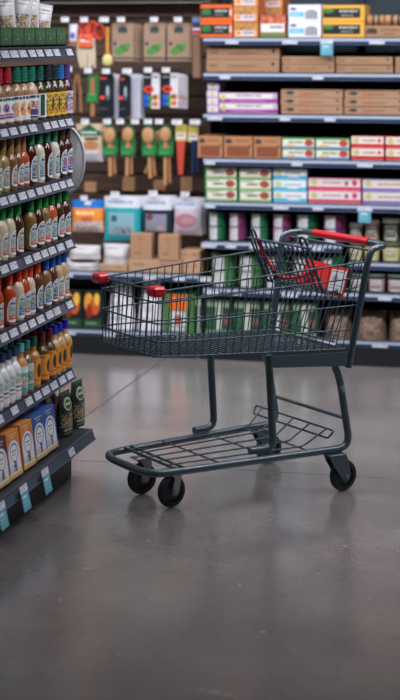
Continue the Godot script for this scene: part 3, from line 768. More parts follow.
func caster(t: Node3D, at: Vector3, turn: float, fixed: bool, rubber: Material, metal: Material, hubm: Material) -> void:
	var r := 0.061
	var s := Shape.new()
	var ox := -0.038 if fixed else 0.0
	s.box(V(ox, 0.1455 if fixed else 0.141, 0), V(0.08, 0.006, 0.05), 0.002)
	if not fixed:
		s.lathe([Vector2(0.0, 0.145), Vector2(0.024, 0.145), Vector2(0.026, 0.135), Vector2(0.02, 0.128), Vector2(0.0, 0.128)], 14)
	for z in [-1.0, 1.0]:
		var o := PackedVector2Array()
		if fixed:
			o = PackedVector2Array([Vector2(-0.076, 0.143), Vector2(0.0, 0.143), Vector2(0.008, 0.125), Vector2(0.022, 0.068), Vector2(0.014, 0.046), Vector2(-0.008, 0.042), Vector2(-0.038, 0.075), Vector2(-0.066, 0.12)])
		else:
			o = PackedVector2Array([Vector2(-0.02, 0.138), Vector2(0.03, 0.138), Vector2(0.032, 0.118), Vector2(0.02, 0.06), Vector2(0.01, 0.048), Vector2(-0.008, 0.05), Vector2(-0.012, 0.062), Vector2(0.0, 0.11)])
		s.slab(o, 0.004, V(0, 0, z * 0.021))
	s.box(V(ox, 0.136, 0), V(0.05, 0.006, 0.044), 0.001)
	var c := part("caster", s.done(metal), t, at)
	c.rotation.y = turn
	var prof := []
	for k in 11:
		var w := PI * k / 10 - PI / 2
		prof.append(Vector2(r - 0.012 + 0.012 * cos(w), 0.0145 * sin(w)))
	prof.push_front(Vector2(r - 0.022, -0.0145))
	prof.append(Vector2(r - 0.022, 0.0145))
	var wh := part("tyre", Shape.new().lathe(prof, 28).done(rubber), c, V(0, r, 0))
	wh.rotation.x = PI / 2
	var h := part("wheel_hub", Shape.new().lathe([Vector2(0.0, -0.012), Vector2(0.014, -0.012), Vector2(0.017, -0.006), Vector2(0.034, -0.006), Vector2(r - 0.02, -0.011), Vector2(r - 0.02, 0.011), Vector2(0.034, 0.006), Vector2(0.017, 0.006), Vector2(0.014, 0.012), Vector2(0.0, 0.012)], 20).done(hubm), c, V(0, r, 0))
	h.rotation.x = PI / 2
	part("axle_bolt", Shape.new().tube(line(V(0, r, -0.029), V(0, r, 0.029)), 0.006, 8).done(mat("zinc plated steel")), c)


func rim_at(x: float, z: float, y: float) -> Vector3:
	# a point of the basket side: x along the top edge, y from 0 (floor) to 1 (rim); the floor's front corners are rounded off
	var f := (x + 0.12) / 0.88
	var top := V(lerpf(-0.12, 0.775, f), lerpf(0.832, 0.888, f), lerpf(0.222, 0.292, f) * z)
	var low := V(lerpf(-0.12, 0.70, f), lerpf(0.592, 0.55, f), (lerpf(0.226, 0.262, f) - 0.022 * pow(maxf(0.0, 1.0 - f / 0.14), 2.0)) * z)
	return low.lerp(top, y)


func front_at(w: float, y: float) -> Vector3:
	# a point of the basket front: w from -1 to 1 across
	var top := V(-0.12, 0.832, 0.222 * w)
	var low := V(-0.12 - 0.022 * (1.0 - w * w), 0.592, 0.204 * w)
	return low.lerp(top, y)


func side_line(z: float, y: float) -> PackedVector3Array:
	var out := PackedVector3Array()
	for k in 13:
		var f: float = [0.0, 0.03, 0.06, 0.09, 0.12, 0.16, 0.2, 0.25, 0.4, 0.55, 0.7, 0.85, 1.0][k]
		out.append(rim_at(-0.12 + 0.88 * f, z, y))
	return out


func front_line(y: float) -> PackedVector3Array:
	var out := PackedVector3Array()
	for k in 9:
		out.append(front_at(k / 4.0 - 1.0, y))
	return out


func basket(t: Node3D, m: Material) -> void:
	for z in [1.0, -1.0]:
		var p := part("basket_side", Shape.new().tube(side_line(z, 1.0), 0.0038, 8).done(m), t)
		for y in [0.0, 0.22, 0.5, 0.82]:
			wire("wire", side_line(z, y), 0.0034, m, p)
		for k in 25:
			var x := -0.12 + 0.88 * (k + 0.5) / 25.0
			wire("wire", line(rim_at(x, z, 0.0), rim_at(x, z, 1.0)), 0.0022, m, p, 5)
	var fr := part("basket_front", Shape.new().tube(front_line(1.0), 0.0038, 8).done(m), t)
	for y in [0.0, 0.22, 0.5, 0.82]:
		wire("wire", front_line(y), 0.0034, m, fr)
	for k in 13:
		var w := k / 6.0 - 1.0
		wire("wire", line(front_at(w, 0.0), front_at(w, 1.0)), 0.0024, m, fr, 5)
	var fl := part("basket_floor", Shape.new().tube(line(rim_at(0.76, 1.0, 0.0), rim_at(0.76, -1.0, 0.0)), 0.0042, 8).done(m), t)
	for k in 30:
		var x := -0.12 + 0.88 * k / 30.0
		wire("wire", line(rim_at(x, 1.0, 0.0), rim_at(x, -1.0, 0.0)), 0.0026, m, fl, 5)
	for k in 13:
		var w := ((k + 0.5) / 13.0) * 2.0 - 1.0
		wire("wire", line(front_at(w, 0.0) + V(0, -0.004, 0), rim_at(0.76, 1.0, 0.0).lerp(rim_at(0.76, -1.0, 0.0), (1.0 - w) / 2.0) + V(0, -0.004, 0)), 0.0026, m, fl, 5)
	# rear gate, hinged at the top rail, its foot swung a little into the basket
	var ga := V(0.81, 0.928, 0.0)
	var gb := V(0.655, 0.58, 0.0)
	var g := part("rear_gate", Shape.new().tube(line(ga + V(0, 0, 0.262), ga + V(0, 0, -0.262)), 0.0048, 8).done(m), t)
	for y in [0.45, 0.93, 1.0]:
		var c := ga.lerp(gb, y)
		wire("wire", line(c + V(0, 0, 0.25), c + V(0, 0, -0.25)), 0.0036, m, g)
	for k in 15:
		var z := lerpf(-0.235, 0.235, k / 14.0)
		wire("wire", line(ga + V(0, 0, z), gb + V(0, 0, z)), 0.0024, m, g, 5)


# ---------------------------------------------------------------- goods
const BOTTLES := {
	# shape: [radius, body height, shoulder height, neck radius, neck top, cap from, cap to, cap radius, depth factor]
	"wide": [0.036, 0.106, 0.146, 0.0145, 0.165, 0.148, 0.204, 0.021, 0.86],
	"slim": [0.0322, 0.106, 0.147, 0.0155, 0.165, 0.146, 0.184, 0.0187, 0.86],
	"long": [0.0315, 0.1, 0.138, 0.0125, 0.18, 0.134, 0.2, 0.0158, 0.88],
	"squeeze": [0.0315, 0.112, 0.152, 0.0145, 0.165, 0.15, 0.194, 0.0195, 0.86],
	"bell": [0.031, 0.105, 0.142, 0.0135, 0.17, 0.16, 0.192, 0.0155, 0.95],
	"tall": [0.0285, 0.12, 0.165, 0.012, 0.2, 0.196, 0.222, 0.013, 0.9],
}


func bottle_proto(kind: Array) -> Node3D:
	# kind: [shape, liquid, cap colour, label print, label from, label to, half turn of label, label text, group, name, ringed cap]
	var b: Array = BOTTLES[kind[0]]
	var t := Node3D.new()
	var r: float = b[0]
	var liquid := mat("liquid %s" % kind[1].to_html(), kind[1], 0.12, 0.0, 0.6)
	var pr := [Vector2(0.0, 0.0), Vector2(r * 0.86, 0.0), Vector2(r * 0.97, 0.004), Vector2(r, 0.012), Vector2(r, b[1] * 0.6), Vector2(r * 0.995, b[1])]
	for k in range(1, 7):
		var w := k / 6.0
		var e := w * w
		pr.append(Vector2(lerpf(r * 0.995, b[3], e), lerpf(b[1], b[2], w)))
	pr.append(Vector2(b[3], b[4]))
	part("body", shape_once("body " + kind[0], Shape.new().lathe(pr, 20, b[8], 1.0), liquid), t)
	var cm := mat("cap %s" % kind[2].to_html(), kind[2], 0.35)
	var cr: float = b[7]
	var cp := [Vector2(b[3], b[5]), Vector2(cr, b[5]), Vector2(cr, b[5] + 0.003)]
	if kind[9]:
		for k in 4:
			var y: float = lerpf(b[5] + 0.004, b[6] - 0.006, (k + 0.5) / 4.0)
			cp += [Vector2(cr, y - 0.003), Vector2(cr * 0.9, y), Vector2(cr, y + 0.003)]
	else:
		cp += [Vector2(cr * 0.98, b[5] + 0.012), Vector2(cr * 0.92, b[5] + 0.0135), Vector2(cr * 0.98, b[5] + 0.015)]
	cp += [Vector2(cr * 0.98, b[6] - 0.002), Vector2(cr * 0.9, b[6]), Vector2(0.0, b[6])]
	part("cap", shape_once("cap " + kind[0] + str(kind[9]), Shape.new().lathe(cp, 16), cm), t)
	var half: float = kind[6]
	if half < 0.25:
		part("label", arch_label(r + 0.0008, b[8], kind[4], kind[5], half * 0.8, pr).done(kind[3]), t)
	else:
		var lp := [Vector2(r + 0.0007, kind[4]), Vector2(r + 0.0007, kind[5])]
		part("label", Shape.new().lathe(lp, 14, b[8], 1.0, -half, half).done(kind[3]), t)
	return t


# a paper label with an arched top, wrapped on the bottle's front (+x)
func arch_label(r: float, sx: float, y0: float, y1: float, half: float, prof: Array) -> Shape:
	var s := Shape.new()
	var cols := 12
	for j in cols + 1:
		var u := 2.0 * j / cols - 1.0
		var w := TAU * u * half
		var top := lerpf(y0 + (y1 - y0) * 0.55, y1, sqrt(maxf(0.0, 1.0 - u * u)))
		var low := y0 + (y1 - y0) * 0.1 * pow(absf(u), 4.0)
		for k in 5:
			var y := lerpf(low, top, k / 4.0)
			var rr := r
			for q in range(1, prof.size()):
				if prof[q - 1].y <= y and y <= prof[q].y and prof[q].y > 0.02:
					rr = lerpf(prof[q - 1].x, prof[q].x, (y - prof[q - 1].y) / maxf(1e-6, prof[q].y - prof[q - 1].y)) + 0.0008
			s.vert(V(cos(w) * rr * sx, y, sin(w) * rr), V(cos(w) / sx, 0.05, sin(w)).normalized(), Vector2((1.0 - u) / 2.0, 1.0 - (y - y0) / (y1 - y0)))
	for j in cols:
		for k in 4:
			var a := j * 5 + k
			s.tri(a, a + 1, a + 6)
			s.tri(a, a + 6, a + 5)
	return s


func shape_once(key: String, s: Shape, m: Material) -> Mesh:
	var full := key + m.resource_name
	if not shapes.has(full):
		shapes[full] = s.done(m)
	return shapes[full]


func stock_gondola() -> void:
	var W := rgb(232, 228, 222)
	var oval := func(called: String, pic: Array, foot: Color) -> Material:
		return print_mat(called, 48, 64, W, [["a", 0.1, 0.07, 0.8, 0.9, rgb(120, 140, 158)], ["a", 0.14, 0.1, 0.72, 0.84, rgb(176, 196, 206)], ["s", 0.16, 0.34, 0.68, 0.36, pic], ["d", 0.22, 0.2, 0.56, 0.09, rgb(40, 46, 60)], ["r", 0.14, 0.72, 0.72, 0.16, foot], ["d", 0.2, 0.77, 0.6, 0.05, W], ["r", 0, 0.92, 1, 0.08, W]], 0.4)
	var K := {
		"red_purple": ["wide", rgb(150, 112, 82), rgb(168, 26, 44), print_mat("label purple berries", 96, 48, W, [["d", 0.05, 0.06, 0.9, 0.12, rgb(24, 70, 90)], ["s", 0.05, 0.3, 0.28, 0.3, [rgb(90, 60, 130), rgb(60, 40, 96)]], ["e", 0.4, 0.28, 0.2, 0.34, rgb(150, 120, 170)], ["s", 0.68, 0.3, 0.26, 0.3, [rgb(90, 60, 130), W]], ["r", 0, 0.68, 1, 0.2, rgb(140, 60, 140)], ["d", 0.1, 0.74, 0.8, 0.06, W]]), 0.01, 0.1, 0.36, "tan dressing bottle with red cap and purple and white label", "red-capped dressing bottles", true],
		"green_orange": ["wide", rgb(166, 124, 88), rgb(16, 110, 88), print_mat("label orange fruit", 96, 48, W, [["d", 0.05, 0.06, 0.9, 0.12, rgb(24, 70, 90)], ["s", 0.05, 0.3, 0.3, 0.5, [rgb(222, 130, 40), rgb(236, 170, 60)]], ["e", 0.4, 0.3, 0.22, 0.5, rgb(226, 140, 46)], ["s", 0.68, 0.3, 0.28, 0.5, [rgb(222, 130, 40), rgb(60, 80, 110)]], ["d", 0.42, 0.5, 0.16, 0.1, rgb(40, 40, 60)]]), 0.01, 0.1, 0.36, "tan dressing bottle with green ringed cap and orange fruit label", "green-capped fruit label bottles", true],
		"cream_violet": ["wide", rgb(190, 162, 134), rgb(18, 116, 92), print_mat("label violet stripe", 96, 48, W, [["d", 0.05, 0.06, 0.9, 0.12, rgb(24, 60, 90)], ["s", 0.3, 0.28, 0.4, 0.3, [rgb(110, 70, 150), rgb(230, 140, 60)]], ["r", 0, 0.62, 1, 0.26, rgb(92, 70, 130)], ["r", 0, 0.9, 1, 0.1, rgb(60, 60, 110)]]), 0.01, 0.1, 0.36, "cream dressing bottle with green ringed cap and violet striped label", "cream bottle on the shelf under the green trays", true],
		"olive_white": ["wide", rgb(74, 66, 34), rgb(14, 92, 80), print_mat("label green white", 96, 48, W, [["r", 0.3, 0.05, 0.14, 0.9, rgb(24, 84, 70)], ["d", 0.06, 0.1, 0.2, 0.1, rgb(24, 60, 60)], ["r", 0.5, 0.3, 0.3, 0.5, rgb(40, 110, 88)], ["s", 0.5, 0.5, 0.4, 0.3, [rgb(40, 100, 60), W]]]), 0.01, 0.1, 0.36, "dark olive dressing bottle with green cap and white and green label", "", true],
		"olive_yellow": ["wide", rgb(60, 52, 28), rgb(24, 44, 46), print_mat("label yellow pepper", 96, 48, rgb(232, 190, 52), [["s", 0.05, 0.1, 0.9, 0.3, [rgb(190, 40, 40), rgb(60, 110, 60), rgb(240, 220, 120)]], ["s", 0.05, 0.5, 0.9, 0.4, [rgb(200, 50, 44), rgb(232, 190, 52), rgb(70, 120, 70)]], ["e", 0.42, 0.2, 0.16, 0.6, rgb(40, 80, 60)]]), 0.01, 0.1, 0.36, "olive dressing bottle with speckled dark cap and yellow vegetable label", "yellow label dressing bottles", true],
		"blue_yellow": ["wide", rgb(86, 70, 38), rgb(30, 110, 178), print_mat("label yellow pepper", 1, 1, W, []), 0.01, 0.1, 0.36, "olive dressing bottle with blue cap and yellow vegetable label", "", true],
		"purple_pale": ["wide", rgb(70, 44, 50), rgb(84, 50, 140), print_mat("label lilac print", 96, 48, rgb(206, 196, 214), [["s", 0.05, 0.1, 0.9, 0.4, [rgb(120, 60, 130), rgb(60, 60, 110), W]], ["s", 0.05, 0.55, 0.9, 0.35, [rgb(180, 70, 110), rgb(206, 196, 214), rgb(60, 60, 90)]]]), 0.01, 0.1, 0.36, "dark dressing bottle with purple cap and lilac printed label", "", true],
		"gold_green": ["long", rgb(150, 130, 78), rgb(150, 112, 66), oval.call("label arch salad", [rgb(80, 120, 70), rgb(200, 190, 150), rgb(150, 60, 50)], rgb(60, 110, 90)), 0.016, 0.094, 0.2, "olive dressing bottle with ringed gold cap and arched salad label", "gold-capped bottles in the third row", true],
		"gold_amber": ["long", rgb(128, 82, 46), rgb(160, 120, 72), oval.call("label arch garden", [rgb(90, 140, 150), rgb(120, 60, 60), rgb(220, 220, 220)], rgb(150, 60, 60)), 0.016, 0.094, 0.2, "amber dressing bottle with ringed gold cap and arched garden label", "gold-capped amber bottles in the third row", true],
		"gold_red": ["long", rgb(172, 74, 34), rgb(154, 116, 70), oval.call("label arch garden", [], W), 0.016, 0.094, 0.2, "red-orange dressing bottle with ringed gold cap", "", true],
		"teal_dark": ["squeeze", rgb(70, 30, 26), rgb(16, 118, 84), oval.call("label arch berries", [rgb(40, 60, 80), rgb(120, 140, 150)], rgb(60, 80, 100)), 0.014, 0.112, 0.2, "dark red dressing bottle with sea green ringed cap", "sea green capped dark bottles", true],
		"teal_cream": ["squeeze", rgb(214, 204, 188), rgb(18, 124, 88), oval.call("label arch blue", [rgb(60, 110, 150), rgb(220, 220, 220), rgb(60, 140, 90)], rgb(70, 100, 150)), 0.014, 0.112, 0.2, "creamy white dressing bottle with sea green ringed cap", "sea green capped creamy bottles", true],
		"dark_sauce": ["squeeze", rgb(66, 34, 26), rgb(88, 58, 40), oval.call("label arch navy", [rgb(40, 70, 150), rgb(200, 60, 60)], rgb(40, 60, 140)), 0.014, 0.112, 0.2, "dark brown sauce bottle with brown cap at the shelf end", "brown-capped sauce bottles", false],
		"green_cream": ["slim", rgb(206, 190, 164), rgb(20, 140, 62), oval.call("label arch farm", [rgb(120, 150, 180), rgb(90, 130, 70), rgb(210, 180, 120)], rgb(190, 44, 44)), 0.012, 0.1, 0.22, "cream dressing bottle with bright green cap", "green-capped cream bottles in the fourth row", false],
		"green_dark": ["slim", rgb(72, 44, 30), rgb(20, 136, 60), oval.call("label arch farm", [], W), 0.012, 0.1, 0.22, "dark brown dressing bottle with bright green cap", "green-capped dark bottles in the fourth row", false],
		"green_herb": ["slim", rgb(128, 104, 58), rgb(20, 138, 60), oval.call("label arch farm", [], W), 0.012, 0.1, 0.22, "golden herb dressing bottle with bright green cap", "green-capped herb bottles in the fourth row", false],
		"green_red": ["slim", rgb(190, 84, 44), rgb(22, 132, 60), oval.call("label arch blue", [], W), 0.012, 0.1, 0.22, "orange-red dressing bottle with bright green cap", "", false],
		"orange_red": ["slim", rgb(176, 70, 34), rgb(230, 80, 40), oval.call("label arch farm", [], W), 0.012, 0.1, 0.22, "red-orange dressing bottle with orange cap", "orange-capped red bottles in the fifth row", false],
		"orange_cream": ["slim", rgb(214, 188, 160), rgb(232, 78, 40), oval.call("label arch meadow", [rgb(120, 130, 60), rgb(60, 90, 140), rgb(200, 190, 90)], rgb(50, 90, 170)), 0.012, 0.1, 0.22, "creamy pink dressing bottle with orange cap", "orange-capped creamy bottles in the fifth row", false],
		"orange_brown": ["slim", rgb(96, 56, 36), rgb(236, 82, 34), oval.call("label arch meadow", [], W), 0.012, 0.1, 0.22, "brown dressing bottle with orange cap", "", false],
		"blue_brown": ["slim", rgb(134, 92, 56), rgb(26, 102, 196), oval.call("label arch meadow", [], W), 0.012, 0.1, 0.22, "light brown dressing bottle with blue cap", "blue-capped brown bottles in the fifth row", false],
		"blue_plum": ["slim", rgb(96, 44, 44), rgb(24, 98, 190), oval.call("label arch berries", [], W), 0.012, 0.1, 0.22, "plum red dressing bottle with blue cap", "", false],
		"blue_tan": ["slim", rgb(190, 160, 120), rgb(24, 96, 190), oval.call("label arch farm", [], W), 0.012, 0.1, 0.22, "tan dressing bottle with blue cap", "blue-capped tan bottles in the fifth row", false],
		"white_slim": ["bell", rgb(222, 224, 226), rgb(40, 60, 90), print_mat("label white leaf", 96, 48, rgb(226, 226, 226), [["s", 0.3, 0.1, 0.4, 0.4, [rgb(60, 120, 90), rgb(150, 170, 160), rgb(226, 226, 226)]], ["d", 0.2, 0.6, 0.6, 0.08, rgb(60, 70, 90)], ["d", 0.2, 0.75, 0.6, 0.06, rgb(140, 90, 80)]]), 0.014, 0.11, 0.3, "white dressing bottle with dark blue cap and leaf print", "white bottles in the sixth row", false],
		"teal_orange": ["bell", rgb(196, 140, 86), rgb(90, 180, 178), print_mat("label teal block", 96, 48, rgb(80, 176, 178), [["r", 0, 0, 1, 0.25, rgb(228, 230, 228)], ["s", 0.2, 0.4, 0.6, 0.4, [rgb(228, 230, 228), rgb(226, 130, 60)]]]), 0.014, 0.11, 0.3, "orange dressing bottle with pale teal cap and teal label", "", false],
		"teal_grey": ["bell", rgb(120, 96, 70), rgb(40, 130, 128), print_mat("label grey herb", 96, 48, rgb(190, 200, 204), [["s", 0.2, 0.3, 0.6, 0.4, [rgb(70, 120, 90), rgb(120, 150, 150)]], ["r", 0, 0.8, 1, 0.2, rgb(90, 150, 160)]]), 0.014, 0.11, 0.3, "brown dressing bottle with teal cap and grey herb label", "", false],
		"deep_teal": ["bell", rgb(176, 120, 60), rgb(16, 84, 82), print_mat("label orange block", 96, 48, rgb(228, 150, 56), [["e", 0.38, 0.2, 0.2, 0.55, rgb(60, 50, 50)], ["d", 0.1, 0.1, 0.25, 0.08, rgb(90, 50, 30)], ["d", 0.66, 0.2, 0.28, 0.08, rgb(90, 50, 30)], ["d", 0.1, 0.8, 0.8, 0.08, rgb(200, 90, 40)]]), 0.014, 0.11, 0.33, "amber dressing bottle with deep teal cap and orange label", "", false],
		"wine_orange": ["bell", rgb(84, 66, 34), rgb(110, 24, 38), print_mat("label orange block", 1, 1, W, []), 0.014, 0.11, 0.33, "dark olive dressing bottle with wine red cap and orange label", "wine red capped bottles in the sixth row", false],
		"navy_cream": ["bell", rgb(196, 164, 118), rgb(34, 44, 180), print_mat("label orange block", 1, 1, W, []), 0.014, 0.11, 0.33, "creamy tan dressing bottle with royal blue cap and orange label", "royal blue capped bottles in the sixth row", false],
	}
	var protos := {}
	for row in BOTTLE_ROWS:
		var y: float = row[0]
		for e in row[1]:
			var key: String = e[0]
			var kind: Array = K[key]
			for rank in e[2]:
				var at := V(GX - 0.033 - rank * 0.066, y, e[1] + rng.randf_range(-0.004, 0.004))
				var turn := rng.randf_range(-0.12, 0.12)
				var o: Node3D
				if not protos.has(key):
					o = bottle_proto(kind)
					o.name = numbered("dressing_bottle")
					add_child(o)
					var on: String = row[2]
					tag(o, kind[7] + " " + on, "bottle", key.replace("_", " ") + " bottles " + on)
					protos[key] = o
					o.position = at
					o.rotation.y = turn
				else:
					o = copy(protos[key], at, turn)
				var nth: String = ORD[row[1].size() - 1 - row[1].find(e)]
				o.set_meta("label", kind[7] + ", " + nth + " from shelf end" if rank == 0 else kind[7].replace(" dressing", "") + ", behind the " + nth + " one")
	# green shelf trays and pouches on the top shelf
	var tray := print_mat("green tray print", 64, 32, rgb(56, 84, 56), [["r", 0, 0.86, 1, 0.14, rgb(34, 66, 42)], ["r", 0.42, 0.34, 0.14, 0.1, rgb(150, 176, 130)], ["r", 0.42, 0.54, 0.14, 0.1, rgb(140, 166, 120)], ["e", 0.7, 0.2, 0.2, 0.4, rgb(70, 120, 64)], ["s", 0.0, 0.1, 1.0, 0.3, [rgb(52, 98, 60), rgb(60, 110, 64)]]], 0.6)
	var green := mat("green tray board", rgb(52, 78, 52), 0.7)
	for k in 9:
		var z := GZ1 + 0.03 + 0.062 + k * 0.13
		var s := Shape.new()
		var fm := ArrayMesh.new()
		s.box(V(0, 0.003, -0.11), V(0.122, 0.006, 0.22))
		s.box(V(-0.059, 0.034, -0.11), V(0.004, 0.068, 0.212)); s.box(V(0.059, 0.034, -0.11), V(0.004, 0.068, 0.212))
		s.box(V(0, 0.04, -0.219), V(0.122, 0.08, 0.004))
		s.box(V(0, 0.036, -0.002), V(0.122, 0.072, 0.004), 0.0, "rest")
		s.add_to(fm, green)
		Shape.new().box(V(0, 0.036, -0.002), V(0.122, 0.072, 0.004), 0.0, "front").add_to(fm, tray)
		var o := one("display_tray", fm, V(GX - 0.03, G_SHELVES[0] + 0.0005, z), PI / 2)
		tag(o, ORD[k] + " open green display tray from the shelf end", "tray", "green trays on the top shelf")
	var pouchm := print_mat("white pouch print", 48, 72, rgb(206, 204, 208), [["r", 0, 0, 1, 0.08, rgb(180, 182, 188)], ["d", 0.15, 0.14, 0.7, 0.05, rgb(100, 90, 90)], ["d", 0.2, 0.24, 0.6, 0.03, rgb(140, 130, 130)], ["s", 0.15, 0.45, 0.7, 0.42, [rgb(170, 130, 80), rgb(90, 70, 50), rgb(206, 190, 160)]]], 0.3)
	var pouchb := print_mat("brown pouch print", 48, 72, rgb(74, 56, 46), [["d", 0.15, 0.2, 0.7, 0.06, rgb(120, 100, 84)], ["e", 0.2, 0.45, 0.6, 0.35, rgb(96, 72, 56)]], 0.4)
	for p in POUCHES:
		var o := one("snack_pouch", Shape.new().bag(p[3], p[4], 0.05, 1.0, 0.004, p[5]).done(pouchm if p[6] == 0 else pouchb), V(p[0], p[1], p[2]))
		o.rotation = V(p[8], p[7], p[9])
		tag(o, ("%s pale printed pouch in the green trays, counted from the shelf end" if p[6] == 0 else "%s dark brown pouch in the green trays, counted from the shelf end") % p[10], "pouch", "pale pouches in the green trays" if p[6] == 0 else "dark pouches in the green trays")
	# boxes and bags on the bottom deck
	var bx := {
		"plum": [rgb(70, 40, 62), "plum box"], "amber": [rgb(196, 120, 52), "amber box"], "azure": [rgb(34, 78, 150), "blue box"],
	}
	var deckmats := {}
	for key in bx:
		var c: Color = bx[key][0]
		deckmats[key] = print_mat("deck box " + key, 64, 96, c, [["d", 0.2, 0.06, 0.6, 0.04, rgb(226, 190, 110)], ["d", 0.3, 0.13, 0.4, 0.025, W], ["r", 0, 0.86, 1, 0.14, rgb(206, 172, 96)], ["a", 0.06, 0.2, 0.88, 0.72, rgb(206, 214, 232)], ["r", 0.06, 0.84, 0.88, 0.06, rgb(216, 196, 140)], ["s", 0.08, 0.72, 0.3, 0.14, [rgb(120, 140, 180), rgb(206, 214, 232)]], ["e", 0.18, 0.27, 0.64, 0.4, rgb(36, 40, 60)], ["e", 0.215, 0.292, 0.57, 0.356, rgb(220, 218, 216)], ["d", 0.34, 0.42, 0.32, 0.04, rgb(60, 60, 80)], ["d", 0.34, 0.5, 0.32, 0.03, rgb(90, 90, 110)], ["r", 0.46, 0.66, 0.1, 0.22, rgb(60, 60, 84)], ["s", 0.42, 0.66, 0.2, 0.2, [rgb(170, 110, 60), rgb(60, 60, 84)]]], 0.35)
	for b in DECK_BOXES:
		var sidem := mat("deck side " + b[0], bx[b[0]][0], 0.45)
		var m := ArrayMesh.new()
		Shape.new().box(V(0, 0.0825, 0), V(b[3], 0.165, 0.052), 0.0015, "rest").add_to(m, sidem)
		Shape.new().box(V(0, 0.0825, 0), V(b[3], 0.165, 0.052), 0.0015, "front").add_to(m, deckmats[b[0]])
		var o := one("mix_box", m, V(b[1], 0.1955, b[2]))
		o.basis = Basis(Vector3.UP, PI / 2 - b[5]) * Basis(Vector3.RIGHT, b[4])
		var nm: String = bx[b[0]][1]
		tag(o, b[6] + " " + nm + " with white arch and round badge" + b[7], "box", nm + "es on the bottom deck")
	var bagm := print_mat("green bag print", 64, 96, rgb(44, 54, 42), [["s", 0, 0, 1, 1, [rgb(44, 54, 42), rgb(30, 38, 32)]], ["r", 0, 0, 1, 0.06, rgb(70, 80, 66)], ["e", 0.16, 0.14, 0.7, 0.3, rgb(176, 180, 160)], ["e", 0.24, 0.18, 0.54, 0.22, rgb(54, 84, 50)], ["d", 0.3, 0.26, 0.4, 0.06, rgb(206, 204, 190)], ["s", 0.06, 0.48, 0.88, 0.32, [rgb(130, 44, 38), rgb(190, 160, 100), rgb(66, 106, 56), rgb(206, 200, 176), rgb(40, 50, 38)]], ["d", 0.12, 0.84, 0.76, 0.05, rgb(190, 186, 160)], ["d", 0.12, 0.92, 0.6, 0.03, rgb(150, 150, 130)]], 0.4)
	var bagp := print_mat("maroon bag print", 64, 96, rgb(84, 44, 48), [["s", 0, 0, 1, 1, [rgb(84, 44, 48), rgb(60, 40, 40)]], ["e", 0.3, 0.2, 0.4, 0.2, rgb(190, 180, 170)], ["s", 0.1, 0.5, 0.8, 0.3, [rgb(60, 90, 50), rgb(170, 130, 90)]]], 0.4)
	for b in DECK_BAGS:
		var o := one("crouton_bag", Shape.new().bag(b[3], b[4], 0.05, 1.0, 0.006, b[5]).done(bagm if b[6] == 0 else bagp), V(b[0], b[1], b[2]), PI / 2 - 0.12)
		tag(o, b[7], "bag", "green bags at the deck end" if b[6] == 0 else "maroon bags at the deck end")


func carton(front: Material, side: Color, w: float, h: float, d: float) -> Mesh:
	var key := "%s %.3f %.3f %.3f" % [front.resource_name, w, h, d]
	if not shapes.has(key):
		var m := ArrayMesh.new()
		Shape.new().box(V(0, h / 2, -d / 2), V(w, h, d), 0.002, "rest").add_to(m, mat("board %s" % side.to_html(), side, 0.6))
		Shape.new().box(V(0, h / 2, -d / 2), V(w, h, d), 0.002, "front").add_to(m, front)
		shapes[key] = m
	return shapes[key]


